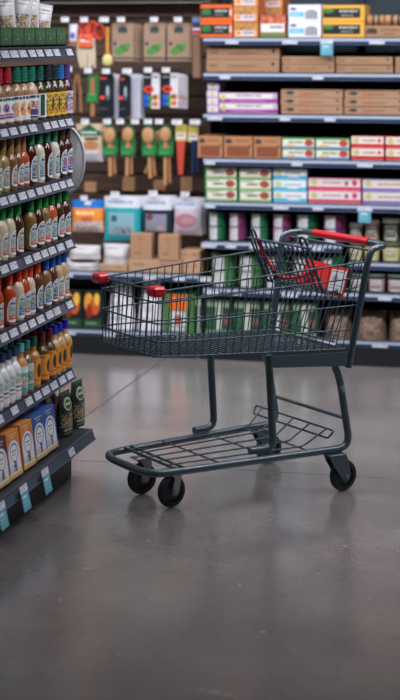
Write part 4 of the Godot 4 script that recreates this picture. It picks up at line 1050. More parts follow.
func stock_shelves() -> void:
	var W := rgb(226, 224, 222)
	var KR := rgb(160, 124, 94)
	var KD := rgb(112, 80, 56)
	var kraft := [["d", 0.04, 0.3, 0.12, 0.3, KD], ["d", 0.3, 0.42, 0.4, 0.14, KD], ["d", 0.3, 0.66, 0.3, 0.1, rgb(140, 100, 70)], ["r", 0, 0.94, 1, 0.06, rgb(130, 96, 68)], ["e", 0.9, 0.2, 0.05, 0.3, rgb(60, 50, 44)]]
	var P := {
		"orange": [print_mat("carton orange", 96, 48, rgb(226, 100, 40), [["r", 0.0, 0.22, 0.92, 0.62, rgb(26, 34, 34)], ["e", 0.04, 0.28, 0.3, 0.3, rgb(50, 120, 60)], ["d", 0.04, 0.55, 0.3, 0.12, rgb(70, 140, 70)], ["d", 0.45, 0.34, 0.4, 0.12, W], ["d", 0.45, 0.6, 0.3, 0.08, rgb(190, 190, 180)], ["r", 0.92, 0.3, 0.06, 0.4, W]]), rgb(214, 92, 38), "orange carton with black panel and green emblem"],
		"snack": [print_mat("carton snack", 72, 48, rgb(220, 150, 80), [["s", 0.02, 0.04, 0.96, 0.5, [rgb(200, 90, 60), rgb(236, 200, 90), rgb(70, 110, 60), rgb(60, 60, 100)]], ["r", 0.05, 0.55, 0.85, 0.38, rgb(214, 206, 214)], ["d", 0.4, 0.66, 0.45, 0.12, rgb(60, 60, 100)], ["e", 0.08, 0.58, 0.24, 0.3, rgb(240, 140, 60)]]), rgb(200, 110, 56), "colourful snack bag carton"],
		"food": [print_mat("carton food", 72, 64, rgb(180, 60, 46), [["s", 0.02, 0.04, 0.96, 0.34, [rgb(200, 70, 60), rgb(240, 210, 160), rgb(120, 60, 50)]], ["r", 0.03, 0.4, 0.94, 0.4, W], ["d", 0.4, 0.5, 0.5, 0.1, rgb(60, 60, 90)], ["r", 0, 0.84, 1, 0.16, rgb(90, 140, 70)]]), rgb(150, 70, 50), "single red and white food carton beside the snack cartons"],
		"foil": [print_mat("carton foil", 72, 40, rgb(228, 230, 234), [["e", 0.05, 0.15, 0.22, 0.22, rgb(130, 90, 160)], ["r", 0.03, 0.45, 0.45, 0.3, rgb(70, 180, 210)], ["d", 0.08, 0.55, 0.34, 0.1, W], ["a", 0.52, 0.3, 0.4, 0.6, rgb(150, 152, 162)]]), rgb(214, 216, 222), "white carton with sky blue band and grey dome"],
		"yellow": [print_mat("carton yellow", 96, 40, rgb(226, 170, 70), [["r", 0.02, 0.2, 0.9, 0.62, rgb(28, 36, 36)], ["e", 0.03, 0.22, 0.25, 0.3, rgb(60, 130, 60)], ["d", 0.4, 0.34, 0.45, 0.12, W], ["d", 0.45, 0.62, 0.3, 0.08, rgb(180, 180, 170)]]), rgb(214, 160, 66), "yellow carton with a black panel"],
		"kraft_flat": [print_mat("carton kraft flat", 96, 32, KR, [["a", 0.03, 0.2, 0.3, 0.5, rgb(60, 54, 50)], ["d", 0.42, 0.3, 0.5, 0.18, KD], ["d", 0.5, 0.65, 0.3, 0.16, KD]], 0.75), KR, "flat kraft carton under rolls on the top shelf"],
		"kraft_long": [print_mat("carton kraft long", 128, 24, KR, kraft, 0.75), KR, "long kraft carton on the second shelf"],
		"kraft_three": [print_mat("carton kraft three", 128, 24, rgb(166, 130, 104), kraft + [["e", 0.08, 0.2, 0.14, 0.5, rgb(60, 54, 50)], ["r", 0.3, 0.6, 0.2, 0.2, rgb(190, 90, 50)]], 0.75), KR, "long kraft carton on the third shelf"],
		"small_white": [print_mat("carton small white", 32, 24, rgb(216, 208, 220), [["e", 0.3, 0.2, 0.4, 0.6, rgb(200, 190, 120)], ["r", 0, 0.86, 1, 0.14, rgb(150, 80, 160)]]), rgb(206, 196, 212), "small white carton end beside the purple cartons"],
		"purple": [print_mat("carton purple", 128, 24, rgb(222, 218, 214), [["r", 0, 0.62, 1, 0.38, rgb(150, 50, 150)], ["e", 0.03, 0.15, 0.1, 0.7, rgb(190, 190, 120)], ["d", 0.3, 0.2, 0.45, 0.16, rgb(80, 60, 90)], ["d", 0.2, 0.72, 0.6, 0.12, rgb(210, 160, 210)], ["r", 0.93, 0.1, 0.07, 0.5, rgb(180, 170, 180)]]), rgb(150, 60, 150), "long white and purple carton"],
		"brown": [print_mat("carton brown", 64, 48, rgb(178, 124, 84), [["r", 0.1, 0.44, 0.82, 0.5, rgb(132, 70, 46)], ["a", 0.06, 0.1, 0.24, 0.24, rgb(70, 56, 48)], ["d", 0.4, 0.16, 0.5, 0.1, KD], ["r", 0.86, 0.4, 0.12, 0.1, rgb(60, 50, 46)]], 0.7), rgb(160, 112, 76), "kraft carton with a russet panel"],
		"white_green": [print_mat("carton white green", 80, 32, rgb(222, 224, 210), [["r", 0, 0, 1, 0.1, rgb(80, 150, 80)], ["r", 0, 0.82, 1, 0.18, rgb(70, 120, 190)], ["e", 0.7, 0.1, 0.28, 0.7, rgb(180, 70, 60)], ["d", 0.2, 0.3, 0.45, 0.2, rgb(90, 90, 70)], ["r", 0.1, 0.6, 0.3, 0.2, rgb(230, 180, 70)]]), rgb(90, 150, 90), "white carton with green edge and red fruit"],
		"red_white": [print_mat("carton red white", 80, 32, rgb(224, 214, 206), [["r", 0, 0.68, 1, 0.32, rgb(200, 40, 40)], ["e", 0.05, 0.1, 0.2, 0.55, rgb(190, 190, 130)], ["d", 0.35, 0.3, 0.4, 0.14, rgb(120, 80, 70)], ["e", 0.82, 0.2, 0.12, 0.34, rgb(196, 50, 46)]]), rgb(196, 50, 46), "white and red carton"],
		"green_edge": [print_mat("carton green edge", 80, 28, rgb(222, 218, 204), [["r", 0, 0, 0.05, 1, rgb(40, 130, 70)], ["r", 0, 0.84, 1, 0.16, rgb(110, 170, 80)], ["e", 0.66, 0.1, 0.3, 0.7, rgb(150, 80, 60)], ["d", 0.25, 0.35, 0.36, 0.24, rgb(90, 60, 60)], ["r", 0.08, 0.1, 0.4, 0.12, rgb(100, 160, 80)]]), rgb(40, 120, 66), "white carton with green end and brown fruit"],
		"sky": [print_mat("carton sky", 80, 28, rgb(222, 226, 226), [["r", 0, 0.66, 1, 0.34, rgb(60, 180, 214)], ["e", 0.06, 0.12, 0.2, 0.6, rgb(190, 196, 140)], ["d", 0.35, 0.36, 0.5, 0.14, rgb(90, 110, 120)], ["t", 0.4, 0.5, 0.4, 0.3, rgb(222, 226, 226)]]), rgb(60, 170, 204), "white and sky blue carton"],
		"pink": [print_mat("carton pink", 112, 28, rgb(222, 208, 208), [["r", 0, 0.68, 1, 0.32, rgb(206, 60, 100)], ["e", 0.05, 0.1, 0.13, 0.6, rgb(190, 190, 130)], ["d", 0.28, 0.3, 0.36, 0.14, rgb(120, 80, 90)], ["e", 0.7, 0.2, 0.08, 0.4, rgb(170, 60, 90)], ["e", 0.84, 0.1, 0.1, 0.5, rgb(190, 70, 100)]]), rgb(200, 60, 100), "long white and pink carton"],
		"lilac": [print_mat("carton lilac", 112, 28, rgb(216, 206, 196), [["r", 0, 0.74, 1, 0.26, rgb(120, 100, 176)], ["e", 0.05, 0.1, 0.13, 0.6, rgb(190, 186, 130)], ["d", 0.3, 0.35, 0.5, 0.14, rgb(110, 96, 90)]]), rgb(120, 100, 170), "long white and lilac carton"],
		"chips": [print_mat("carton veg chips", 64, 64, rgb(26, 34, 30), [["e", 0.05, 0.06, 0.5, 0.55, rgb(226, 160, 60)], ["e", 0.35, 0.15, 0.55, 0.5, rgb(206, 90, 40)], ["e", 0.15, 0.35, 0.35, 0.4, rgb(150, 44, 30)], ["e", 0.6, 0.05, 0.3, 0.35, rgb(236, 190, 80)], ["r", 0, 0.78, 1, 0.22, rgb(40, 80, 56)], ["d", 0.15, 0.85, 0.6, 0.06, rgb(150, 170, 140)]]), rgb(24, 32, 30), "dark carton with orange and yellow crisps pictured"],
		"orange_green": [print_mat("carton orange green", 64, 80, rgb(70, 120, 60), [["r", 0.18, 0.0, 0.6, 0.42, rgb(232, 104, 40)], ["r", 0.25, 0.12, 0.46, 0.06, rgb(250, 200, 150)], ["r", 0.22, 0.45, 0.5, 0.4, rgb(206, 204, 206)], ["e", 0.34, 0.55, 0.26, 0.28, rgb(190, 70, 50)], ["r", 0.2, 0.88, 0.5, 0.12, rgb(200, 204, 210)]]), rgb(60, 104, 54), "green carton with orange top panel near the floor"],
		"leaf_box": [print_mat("carton leaf", 64, 80, rgb(42, 70, 54), [["r", 0.05, 0.04, 0.9, 0.2, rgb(140, 164, 132)], ["r", 0.4, 0.06, 0.24, 0.9, rgb(190, 196, 186)], ["s", 0.05, 0.3, 0.34, 0.5, [rgb(60, 130, 70), rgb(30, 70, 46)]], ["e", 0.7, 0.5, 0.24, 0.26, rgb(120, 80, 80)], ["r", 0, 0.9, 1, 0.1, rgb(110, 150, 110)]]), rgb(40, 66, 52), "green and white carton on the lowest shelf"],
		"kraft_stand": [print_mat("carton kraft stand", 48, 64, rgb(172, 132, 100), [["r", 0.46, 0, 0.08, 1, rgb(160, 120, 88)], ["d", 0.3, 0.2, 0.4, 0.05, rgb(176, 84, 60)], ["r", 0.2, 0.7, 0.3, 0.12, rgb(150, 112, 84)]], 0.8), rgb(160, 122, 92), "kraft box standing upright"],
		"kraft_low": [print_mat("carton kraft low", 96, 32, rgb(184, 146, 116), [["d", 0.1, 0.3, 0.2, 0.2, rgb(130, 90, 66)], ["r", 0, 0.48, 1, 0.04, rgb(160, 122, 94)], ["r", 0.6, 0.2, 0.25, 0.3, rgb(170, 120, 90)]], 0.8), rgb(176, 138, 108), "low kraft box lying"],
	}
	for e in CARTONS:      # [kind, x, y, z, w, h, count, depth]
		var k: Array = P[e[0]]
		for j in e[6]:
			var o := one("carton", carton(k[0], k[1], e[4], e[5] - 0.001, e[7]), V(e[1] + (rng.randf_range(-0.003, 0.003) if j else 0.0), e[2] + 0.0005 + e[5] * j, e[3] + rng.randf_range(-0.006, 0.0)))
			var level: String = {1: [""], 2: ["lower ", "upper "], 3: ["bottom ", "middle ", "top "], 4: ["lowest ", "second lowest ", "third lowest ", "topmost "]}[e[6]][j]
			tag(o, level + k[2] + e[8], "carton", e[0].replace("_", " ") + " cartons")
	# bowl packs: nested bowls in film with a white label
	var colours := {"green": [rgb(38, 118, 82), "dark green"], "purple": [rgb(136, 56, 112), "purple"], "lime": [rgb(84, 140, 84), "leaf green"]}
	for e in PACKS:        # [colour, x, y, z, radius, h, count]
		var c: Array = colours[e[0]]
		for j in e[6]:
			var t := thing("bowl_pack", V(e[1], e[2] + 0.0005 + e[5] * j, e[3] - e[4] - 0.01))
			var pr := [Vector2(0.0, 0.0), Vector2(e[4] * 0.86, 0.0)]
			for q in 5:
				var y0: float = e[5] * (0.02 + 0.95 * q / 5.0)
				var y1: float = e[5] * (0.02 + 0.95 * (q + 1) / 5.0)
				pr += [Vector2(e[4] * 0.88, y0 + 0.001), Vector2(e[4] * 0.9, y1 - 0.006), Vector2(e[4], y1 - 0.005), Vector2(e[4], y1 - 0.001), Vector2(e[4] * 0.9, y1)]
			pr.append(Vector2(0.0, e[5] * 0.97))
			part("bowls", shape_once("bowls %.3f %.3f" % [e[4], e[5]], Shape.new().lathe(pr, 20), mat("paper ware " + c[1], c[0], 0.4)), t)
			var lm := print_mat("pack label " + e[0], 32, 32, rgb(206, 204, 208), [["d", 0.15, 0.12, 0.7, 0.08, c[0]], ["d", 0.2, 0.3, 0.6, 0.05, rgb(120, 122, 124)], ["r", 0.3, 0.55, 0.4, 0.12, rgb(176, 176, 178)]], 0.4)
			var lab := Shape.new().lathe([Vector2(e[4] + 0.002, e[5] * 0.05), Vector2(e[4] + 0.002, e[5] * 0.93)], 8, 1.0, 1.0, 0.22, 0.36)
			part("label", shape_once("pack label %.3f %.3f" % [e[4], e[5]], lab, lm), t)
			tag(t, "%s %s bowl pack, %s" % [["lower", "upper"][j], c[1], e[7]], "bowl pack", "%s bowl packs" % c[1])
	# tubs with lids
	for e in TUBS:         # [kind, x, y, z, radius, h]
		var t := thing("food_tub", V(e[1], e[2] + 0.0005, e[3] - e[4]))
		var r: float = e[4]
		var h: float = e[5]
		var bm: Material
		var lidc: Color
		match e[0]:
			"cream":
				bm = mat("tub cream", rgb(200, 190, 160), 0.4); lidc = rgb(206, 204, 196)
			"orange":
				bm = mat("tub tan", rgb(190, 140, 100), 0.4); lidc = rgb(196, 180, 160)
			"moss":
				bm = mat("tub moss", rgb(84, 108, 70), 0.4); lidc = rgb(190, 196, 180)
			"straw":
				bm = mat("tub straw", rgb(196, 186, 120), 0.4); lidc = rgb(120, 110, 96)
			_:
				bm = mat("tub rose", rgb(150, 120, 126), 0.4); lidc = rgb(74, 84, 78)
		part("tub", Shape.new().lathe([Vector2(0, 0), Vector2(r * 0.88, 0), Vector2(r * 0.9, 0.004), Vector2(r * 0.95, h * 0.8), Vector2(0, h * 0.8)], 18).done(bm), t)
		part("lid", Shape.new().lathe([Vector2(0, h * 0.78), Vector2(r, h * 0.78), Vector2(r, h * 0.95), Vector2(r * 0.94, h), Vector2(0, h)], 18).done(mat("lid %s" % lidc.to_html(), lidc, 0.4)), t)
		var lm := print_mat("tub label " + e[0], 32, 32, rgb(208, 204, 178) if e[0] == "straw" else rgb(196, 192, 190), [["d", 0.15, 0.2, 0.7, 0.1, rgb(70, 70, 60)], ["r", 0.1, 0.45, 0.8, 0.35, bm.albedo_color.darkened(0.25)], ["d", 0.2, 0.55, 0.6, 0.1, rgb(220, 214, 200)]], 0.4)
		part("label", Shape.new().lathe([Vector2(r * 0.945 + 0.001, h * 0.1), Vector2(r * 0.965 + 0.001, h * 0.7)], 8, 1.0, 1.0, 0.14, 0.36).done(lm), t)
		tag(t, "round %s tub with lid and paper label%s" % [{"cream": "cream", "orange": "tan", "moss": "moss green", "straw": "straw yellow"}.get(e[0], "dusky rose"), e[6]], "tub", "round %s tubs" % e[0])
	# bags and sacks near the floor
	var sackw := print_mat("white sack print", 48, 64, rgb(226, 224, 230), [["d", 0.2, 0.3, 0.6, 0.06, rgb(150, 150, 160)], ["e", 0.3, 0.42, 0.4, 0.24, rgb(186, 188, 198)], ["d", 0.2, 0.75, 0.6, 0.05, rgb(160, 160, 170)]], 0.6)
	var sackb := print_mat("brown sack print", 48, 48, rgb(120, 98, 84), [["s", 0, 0, 1, 1, [rgb(120, 98, 84), rgb(84, 66, 58), rgb(150, 126, 108)]], ["r", 0.05, 0.1, 0.9, 0.08, rgb(90, 72, 62)]], 0.8)
	var packw := print_mat("pale cloth print", 48, 24, rgb(190, 186, 188), [["d", 0.1, 0.2, 0.5, 0.1, rgb(140, 140, 150)], ["r", 0, 0.6, 1, 0.2, rgb(170, 164, 168)]], 0.7)
	for e in SACKS:        # [kind, x, y, z, w, h, d, seed]
		var m: Material = {"white": sackw, "brown": sackb, "pale": packw}[e[0]]
		var o := one({"white": "paper_sack", "brown": "charcoal_sack", "pale": "napkin_pack"}[e[0]], Shape.new().bag(e[4], e[5], e[6], 1.0, 0.008, e[7], 0.45 if e[0] == "white" else 0.0).done(m), V(e[1], e[2], e[3] - e[6] / 2 - 0.01))
		tag(o, e[8], "pack" if e[0] == "pale" else "sack", e[0] + " sacks")
	# rolls lying on the flat kraft carton
	for e in ROLLS:
		var o := thing("paper_roll", V(e[0], e[1], e[2]))
		var ax := Shape.new().tube(line(V(-e[3] / 2, 0, 0), V(e[3] / 2, 0, 0)), 0.03, 14)
		part("roll", ax.done(mat("kraft roll", rgb(176, 126, 84), 0.7)), o)
		for q in [-0.22, 0.12]:
			part("band", Shape.new().tube(line(V(e[3] * q, 0, 0), V(e[3] * (q + 0.16), 0, 0)), 0.0306, 14).done(mat("dark roll band", rgb(50, 52, 56), 0.5)), o)
		tag(o, ["first", "second"][ROLLS.find(e)] + " kraft roll with dark bands on a flat carton, from the yellow cartons", "roll", "rolls on the flat kraft carton")
	# sale tags hanging from the shelf rails
	for e in BACK_TAGS:
		var rails := find_child("shelving_unit", false, false)
		var m: Material = mats["hanging sale tag"]
		var o := part("sale_tag", Shape.new().box(V(0, -0.045, 0), V(0.068, 0.09, 0.0014)).done(m), rails, V(e[0] - BX0, e[1], 0.012), "white and teal sale tag hanging from the shelf rail")
		o.rotation.x = 0.0


# ---------------------------------------------------------------- goods on hooks
func stock_pegs() -> void:
	var W := rgb(224, 224, 226)
	var wood := mat("pale beech", rgb(186, 138, 96), 0.6)
	var wood2 := mat("warm beech", rgb(164, 112, 72), 0.6)
	var glove := print_mat("glove card", 64, 96, rgb(158, 130, 108), [["a", 0.3, 0.1, 0.42, 0.16, rgb(40, 66, 66)], ["d", 0.3, 0.27, 0.4, 0.03, rgb(80, 80, 76)], ["r", 0, 0.46, 1, 0.015, rgb(120, 84, 66)], ["e", 0.3, 0.56, 0.5, 0.22, rgb(70, 120, 60)], ["e", 0.14, 0.64, 0.42, 0.22, rgb(80, 134, 66)], ["e", 0.66, 0.52, 0.22, 0.16, rgb(88, 140, 70)], ["e", 0.06, 0.5, 0.2, 0.1, rgb(44, 60, 76)], ["r", 0, 0.91, 1, 0.045, rgb(34, 56, 48)]], 0.7)
	var blackcard := print_mat("black tool card", 64, 96, rgb(24, 30, 38), [["r", 0.0, 0.08, 0.5, 0.06, rgb(206, 70, 60)], ["e", 0.0, 0.5, 0.36, 0.1, rgb(226, 70, 66)], ["e", 0.42, 0.25, 0.34, 0.36, rgb(96, 106, 112)], ["r", 0.5, 0.3, 0.12, 0.2, rgb(190, 196, 200)], ["d", 0.05, 0.8, 0.5, 0.03, rgb(120, 124, 130)]], 0.4)
	var backcard := mat("white card back", rgb(196, 200, 214), 0.5)
	var ringcard := print_mat("ring tool card", 64, 96, rgb(214, 212, 220), [["r", 0, 0, 0.5, 1, rgb(34, 34, 44)], ["d", 0.05, 0.1, 0.38, 0.05, W], ["d", 0.6, 0.1, 0.3, 0.05, rgb(60, 40, 50)], ["e", 0.04, 0.36, 0.62, 0.22, rgb(214, 70, 50)], ["e", 0.2, 0.42, 0.28, 0.1, rgb(60, 40, 44)], ["e", 0.02, 0.6, 0.34, 0.2, rgb(40, 90, 200)], ["e", 0.3, 0.62, 0.3, 0.18, rgb(70, 140, 70)], ["e", 0.02, 0.8, 0.3, 0.18, rgb(36, 80, 190)], ["e", 0.55, 0.6, 0.4, 0.18, rgb(206, 130, 60)], ["e", 0.62, 0.64, 0.2, 0.1, rgb(80, 50, 50)], ["e", 0.55, 0.8, 0.36, 0.16, rgb(214, 110, 50)], ["e", 0.3, 0.82, 0.26, 0.15, rgb(80, 150, 80)]], 0.4)
	for e in CARDS:        # [kind, x, top y, z, w, h, count]
		var m: Material = {"glove": glove, "black": blackcard, "ring": ringcard, "back": backcard}[e[0]]
		var info: Array = {"glove": ["glove_pack", "kraft glove pack", "glove pack"], "black": ["tool_card", "black tool card with red tab", "tool card"], "ring": ["cutter_card", "card with red ring and coloured cutters", "card pack"], "back": ["card_back", "plain white blister card", "card"]}[e[0]]
		for j in e[6]:
			var out := PackedVector2Array()
			var w: float = e[4] / 2.0
			for q in [Vector2(-w, 0), Vector2(w, 0), Vector2(w, e[5] - 0.012), Vector2(w - 0.012, e[5]), Vector2(-w + 0.012, e[5]), Vector2(-w, e[5] - 0.012)]:
				out.append(q)
			var o := one(info[0], Shape.new().slab(out, 0.012 if e[0] != "back" else 0.004, Vector3.ZERO, Rect2(-w, 0, e[4], e[5])).done(m), V(e[1] + j * 0.012, e[2] - e[5] - j * 0.003, e[3] - 0.02 * j), rng.randf_range(-0.1, 0.1))
			tag(o, ["front ", "second ", "third ", "rearmost "][j] + info[1] + e[7] if e[7] else info[1], info[2], info[1].get_slice(" ", 0) + " packs on the hooks")
	# wooden spoons in green sleeves
	var sleeve := print_mat("green sleeve print", 32, 48, rgb(36, 130, 66), [["d", 0.2, 0.68, 0.6, 0.06, rgb(190, 210, 170)], ["r", 0, 0.9, 1, 0.1, rgb(28, 104, 54)]], 0.5)
	for e in SPOONS:       # [x, top y, z, tilt, head radius, length]
		var t := thing("wooden_spoon", V(e[0], e[1] - e[5], e[2]))
		t.rotation.z = e[3]
		var L: float = e[5]
		var r: float = e[4]
		var hd := Shape.new()
		hd.lathe([Vector2(0, 0), Vector2(0.55, 0.06), Vector2(0.85, 0.25), Vector2(1, 0.5), Vector2(0.92, 0.75), Vector2(0.6, 0.94), Vector2(0, 1)].map(func(q): return Vector2(q.x * r, q.y * r * 2.6)), 16, 1.0, 0.4)
		part("spoon_head", hd.done(wood), t, V(0, L - r * 2.6 - 0.012, 0.012))
		part("handle", Shape.new().tube(PackedVector3Array([V(0, 0.0, 0.004), V(0, L * 0.4, 0.004), V(0, L - r * 2.2, 0.006)]), 0.011, 8).done(wood), t)
		part("handle", Shape.new().tube(PackedVector3Array([V(0.024, 0.012, -0.006), V(0.02, L * 0.4, -0.006), V(0.004, L - r * 2.2, -0.004)]), 0.01, 8).done(wood2), t)
		var w := 0.041
		part("sleeve", Shape.new().slab(PackedVector2Array([Vector2(-w, -0.02), Vector2(w, -0.02), Vector2(w * 1.05, 0.06), Vector2(w * 0.8, 0.13), Vector2(0.012, 0.155), Vector2(-0.012, 0.155), Vector2(-w * 0.8, 0.13), Vector2(-w * 1.05, 0.06)]), 0.006, Vector3.ZERO, Rect2(-w, -0.02, w * 2, 0.175)).done(sleeve), t, V(0, L - 0.157, -0.012), "green card sleeve")
		part("sleeve_band", Shape.new().slab(PackedVector2Array([Vector2(-w * 0.85, -0.02), Vector2(w * 0.85, -0.02), Vector2(w * 0.85, 0.022), Vector2(-w * 0.85, 0.022)]), 0.004, Vector3.ZERO, Rect2(-w, -0.02, w * 2, 0.048)).done(sleeve), t, V(0, L - 0.15, 0.022))
		tag(t, e[6] + " pale wooden spoon set in green sleeve, counted from the cream pouch", "spoon", "wooden spoons hanging in a row")
	# pouches with header cards
	var pk := {
		"orange_pouch": [print_mat("pouch orange", 64, 72, rgb(226, 140, 60), [["r", 0, 0, 1, 0.24, rgb(30, 110, 190)], ["e", 0.4, 0.02, 0.24, 0.14, W], ["d", 0.15, 0.36, 0.6, 0.1, rgb(250, 220, 180)], ["e", 0.3, 0.5, 0.4, 0.24, rgb(190, 96, 60)], ["s", 0.05, 0.66, 0.9, 0.34, [rgb(196, 196, 206), rgb(160, 160, 176), rgb(220, 220, 226)]]], 0.3), "orange pouch with blue header and silver lower half"],
		"teal_pouch": [print_mat("pouch teal", 64, 80, rgb(40, 160, 168), [["r", 0, 0, 1, 0.26, rgb(212, 214, 222)], ["d", 0.1, 0.1, 0.7, 0.06, rgb(110, 150, 190)], ["r", 0.12, 0.36, 0.76, 0.5, rgb(130, 172, 184)], ["e", 0.2, 0.42, 0.2, 0.16, rgb(60, 96, 110)], ["s", 0.25, 0.66, 0.5, 0.16, [rgb(90, 80, 90), rgb(130, 172, 184), rgb(160, 120, 120)]]], 0.3), "teal bag with white header card"],
		"navy_pouch": [print_mat("pouch navy", 64, 80, rgb(34, 48, 66), [["r", 0, 0, 1, 0.34, rgb(210, 212, 222)], ["d", 0.12, 0.14, 0.7, 0.06, rgb(110, 140, 180)], ["r", 0.12, 0.44, 0.74, 0.44, rgb(136, 140, 156)], ["e", 0.15, 0.44, 0.24, 0.16, rgb(120, 60, 60)], ["e", 0.5, 0.74, 0.3, 0.12, rgb(190, 160, 160)]], 0.3), "navy bag with white header card and grey window"],
		"rose_pouch": [print_mat("pouch rose", 64, 72, rgb(196, 186, 198), [["r", 0, 0, 1, 0.3, rgb(206, 208, 220)], ["d", 0.1, 0.14, 0.7, 0.06, rgb(130, 150, 190)], ["e", 0.05, 0.42, 0.8, 0.4, rgb(176, 120, 136)], ["e", 0.3, 0.5, 0.5, 0.22, rgb(190, 140, 150)]], 0.3), "pale pouch with rose pink contents"],
		"green_pouch": [print_mat("pouch green", 64, 80, rgb(196, 170, 140), [["t", -0.1, 0, 1.2, 0.3, rgb(14, 90, 62)], ["r", 0.05, 0.18, 0.9, 0.14, rgb(14, 90, 62)], ["d", 0.2, 0.2, 0.6, 0.05, rgb(200, 214, 200)], ["r", 0.36, 0.36, 0.5, 0.08, rgb(60, 54, 50)], ["r", 0.12, 0.4, 0.2, 0.24, W], ["e", 0.3, 0.44, 0.6, 0.26, rgb(170, 120, 80)], ["r", 0, 0.7, 1, 0.3, rgb(206, 200, 204)], ["d", 0.1, 0.8, 0.8, 0.04, rgb(170, 160, 168)]], 0.4), "cream pouch with dark green peaked header"],
	}
	for e in HUNG:         # [kind, x, top y, z, w, h, count]
		var k: Array = pk[e[0]]
		for j in e[6]:
			var o := one("hanging_pouch", Shape.new().bag(e[4], e[5], 0.045, 0.0, 0.006, 3 + j).done(k[0]), V(e[1] + j * 0.01, e[2] - e[5], e[3] - j * 0.062))
			tag(o, k[1] + (" hanging in front" if j == 0 else ", second on its hook"), "pouch", k[1])
	# string mop, brushes and other tools
	var kb := -1
	for e in TOOLS:        # [kind, x, top y, z, length]
		var L: float = e[4]
		match e[0]:
			"mop":
				var t := thing("string_mop", V(e[1], e[2] - L, e[3]))
				part("mop_sleeve", Shape.new().box(V(0, L - 0.12, 0.01), V(0.085, 0.075, 0.03), 0.006).done(print_mat("mop sleeve print", 32, 32, rgb(226, 92, 46), [["r", 0.12, 0.35, 0.76, 0.22, W]], 0.5)), t, Vector3.ZERO, "orange card sleeve")
				for q in 6:
					var ring := PackedVector3Array()
					for a in 12:
						var w := TAU * a / 12
						ring.append(V(-0.03 + 0.022 * q + cos(w) * 0.03, L - 0.06 + 0.012 * sin(q * 2.4) + sin(w) * 0.042, 0.012 * cos(w + q) + 0.006 * (q % 3)))
					part("net_loop", Shape.new().tube(ring, 0.006, 6, true).done(mat("orange net", rgb(216, 76, 46), 0.6) if q % 2 else mat("red net", rgb(190, 44, 40), 0.6)), t)
				for q in 16:
					var x := -0.05 + 0.1 * q / 15.0
					part("strand", Shape.new().tube(bend([V(x * 0.8, L - 0.1, 0), V(x + 0.008 * sin(q * 2.1), L * 0.3, 0.01 * cos(q * 1.7)), V(x * 0.8 + 0.01 * cos(q * 1.3), 0.01 * (q % 3), 0)], 0.05, 3), 0.008, 6).done(mat("cotton string", rgb(206, 190, 166), 0.85)), t)
				tag(t, "cream cotton string mop head in an orange sleeve", "mop")
			"brush":
				var t := thing("dish_brush", V(e[1], e[2] - L, e[3]))
				part("handle", Shape.new().tube(line(V(0, 0.06, 0), V(0, L, 0)), 0.011, 8).done(mat("amber handle", rgb(206, 140, 60), 0.4)), t)
				part("brush_head", Shape.new().lathe([Vector2(0, 0), Vector2(0.02, 0.003), Vector2(0.03, 0.02), Vector2(0.028, 0.055), Vector2(0.01, 0.07), Vector2(0, 0.072)], 12, 1.0, 0.7).done(mat("pale bristle", rgb(206, 200, 130), 0.8)), t)
				tag(t, "small brush with amber handle and pale yellow head", "brush")
			"pegs":
				var t := thing("wooden_tongs", V(e[1], e[2] - L, e[3]))
				for q in [-1.0, 1.0]:
					part("arm", Shape.new().tube(bend([V(0.022 * q, 0, 0), V(0.018 * q, L * 0.6, 0), V(0.006 * q, L - 0.01, 0)], 0.08, 4), 0.014, 8, false, 0.5).done(wood2), t)
				part("tie_band", Shape.new().box(V(0, L * 0.72, 0), V(0.055, 0.02, 0.022), 0.003).done(mat("dark tie", rgb(60, 48, 42), 0.7)), t)
				tag(t, "pair of brown wooden tongs hanging beside a green card", "tongs")
			"greencard":
				var t := thing("carded_brush", V(e[1], e[2] - L, e[3]))
				part("card", Shape.new().box(V(0, L * 0.62, -0.006), V(0.062, L * 0.62, 0.004), 0.001).done(mat("bright green card", rgb(40, 132, 66), 0.5)), t)
				part("handle", Shape.new().tube(line(V(0, 0.0, 0.008), V(0, L * 0.86, 0.008)), 0.014, 8).done(wood2), t)
				part("collar", Shape.new().box(V(0, L * 0.4, 0.01), V(0.06, 0.05, 0.036), 0.006).done(mat("bright green card")), t)
				tag(t, "brown wooden handled brush on a bright green card", "brush")
			"flagbrush":
				var t := thing("barbecue_brush", V(e[1], e[2] - L, e[3]))
				part("sleeve", Shape.new().box(V(0, L - 0.05, 0), V(0.05, 0.1, 0.03), 0.004).done(print_mat("striped sleeve", 16, 32, W, [["r", 0, 0, 1, 0.3, rgb(90, 130, 180)], ["r", 0, 0.3, 1, 0.36, rgb(34, 50, 96)], ["r", 0, 0.78, 1, 0.22, rgb(190, 50, 46)]], 0.5)), t, Vector3.ZERO, "blue, navy and red striped sleeve")
				part("handle", Shape.new().box(V(0, (L - 0.1) / 2, 0), V(0.046, L - 0.1, 0.02), 0.004).done(mat("worn board", rgb(134, 104, 84), 0.8)), t)
				tag(t, "flat wooden brush in a blue and red striped sleeve", "brush")
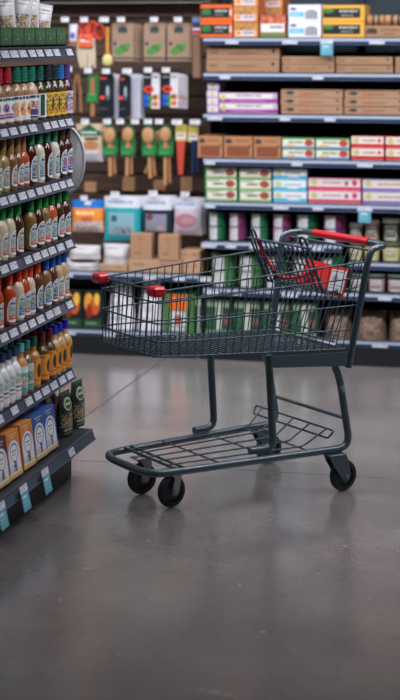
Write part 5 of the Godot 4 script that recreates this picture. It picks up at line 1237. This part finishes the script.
			"redtool":
				var t := thing("silicone_spatula", V(e[1], e[2] - L, e[3]))
				part("card", Shape.new().box(V(0, L - 0.045, -0.004), V(0.066, 0.09, 0.004), 0.001).done(print_mat("yellow header", 32, 32, rgb(206, 186, 90), [["r", 0.05, 0.5, 0.9, 0.4, W], ["d", 0.15, 0.6, 0.6, 0.1, rgb(150, 60, 50)]], 0.5)), t)
				part("blade", Shape.new().slab(PackedVector2Array([Vector2(-0.014, 0.0), Vector2(0.012, 0.0), Vector2(0.024, L - 0.09), Vector2(-0.024, L - 0.09)]), 0.016).done(mat("coral silicone", rgb(196, 70, 56), 0.5)), t)
				tag(t, "coral red spatula with yellow and white header card", "spatula")
			"navytool":
				var t := thing("silicone_spoon", V(e[1], e[2] - L, e[3]))
				part("card", Shape.new().box(V(0, L - 0.045, -0.004), V(0.06, 0.09, 0.004), 0.001).done(mats["yellow header"]), t)
				part("handle", Shape.new().tube(line(V(0, 0.0, 0), V(0.004, L - 0.08, 0)), 0.012, 8).done(mat("navy silicone", rgb(30, 44, 84), 0.5)), t)
				part("handle", Shape.new().tube(line(V(0.03, 0.01, 0), V(0.02, L - 0.08, 0)), 0.011, 8).done(mat("navy silicone")), t)
				tag(t, "navy blue silicone tools hung beside the coral spatula", "spoon")
			"kraftbit":
				kb += 1
				var o := one("kraft_tag", Shape.new().box(V(0, L / 2, 0), V(0.07, L, 0.03), 0.003).done(mat("kraft card", rgb(172, 128, 92), 0.8)), V(e[1], e[2] - L, e[3]))
				tag(o, ORD[kb] + " small kraft card pack under the wooden tools, from the gondola", "card pack", "small kraft packs under the wooden tools")
			"whitebit":
				var o := one("sponge_pack", Shape.new().bag(0.05, L, 0.03, 0.0, 0.004, 5).done(print_mat("sponge print", 16, 32, rgb(206, 206, 216), [["e", 0.2, 0.4, 0.6, 0.3, rgb(70, 90, 170)], ["r", 0, 0.8, 1, 0.2, rgb(190, 120, 80)]], 0.4)), V(e[1], e[2] - L, e[3]))
				tag(o, "small white and blue pack hung beside the string mop", "pack")
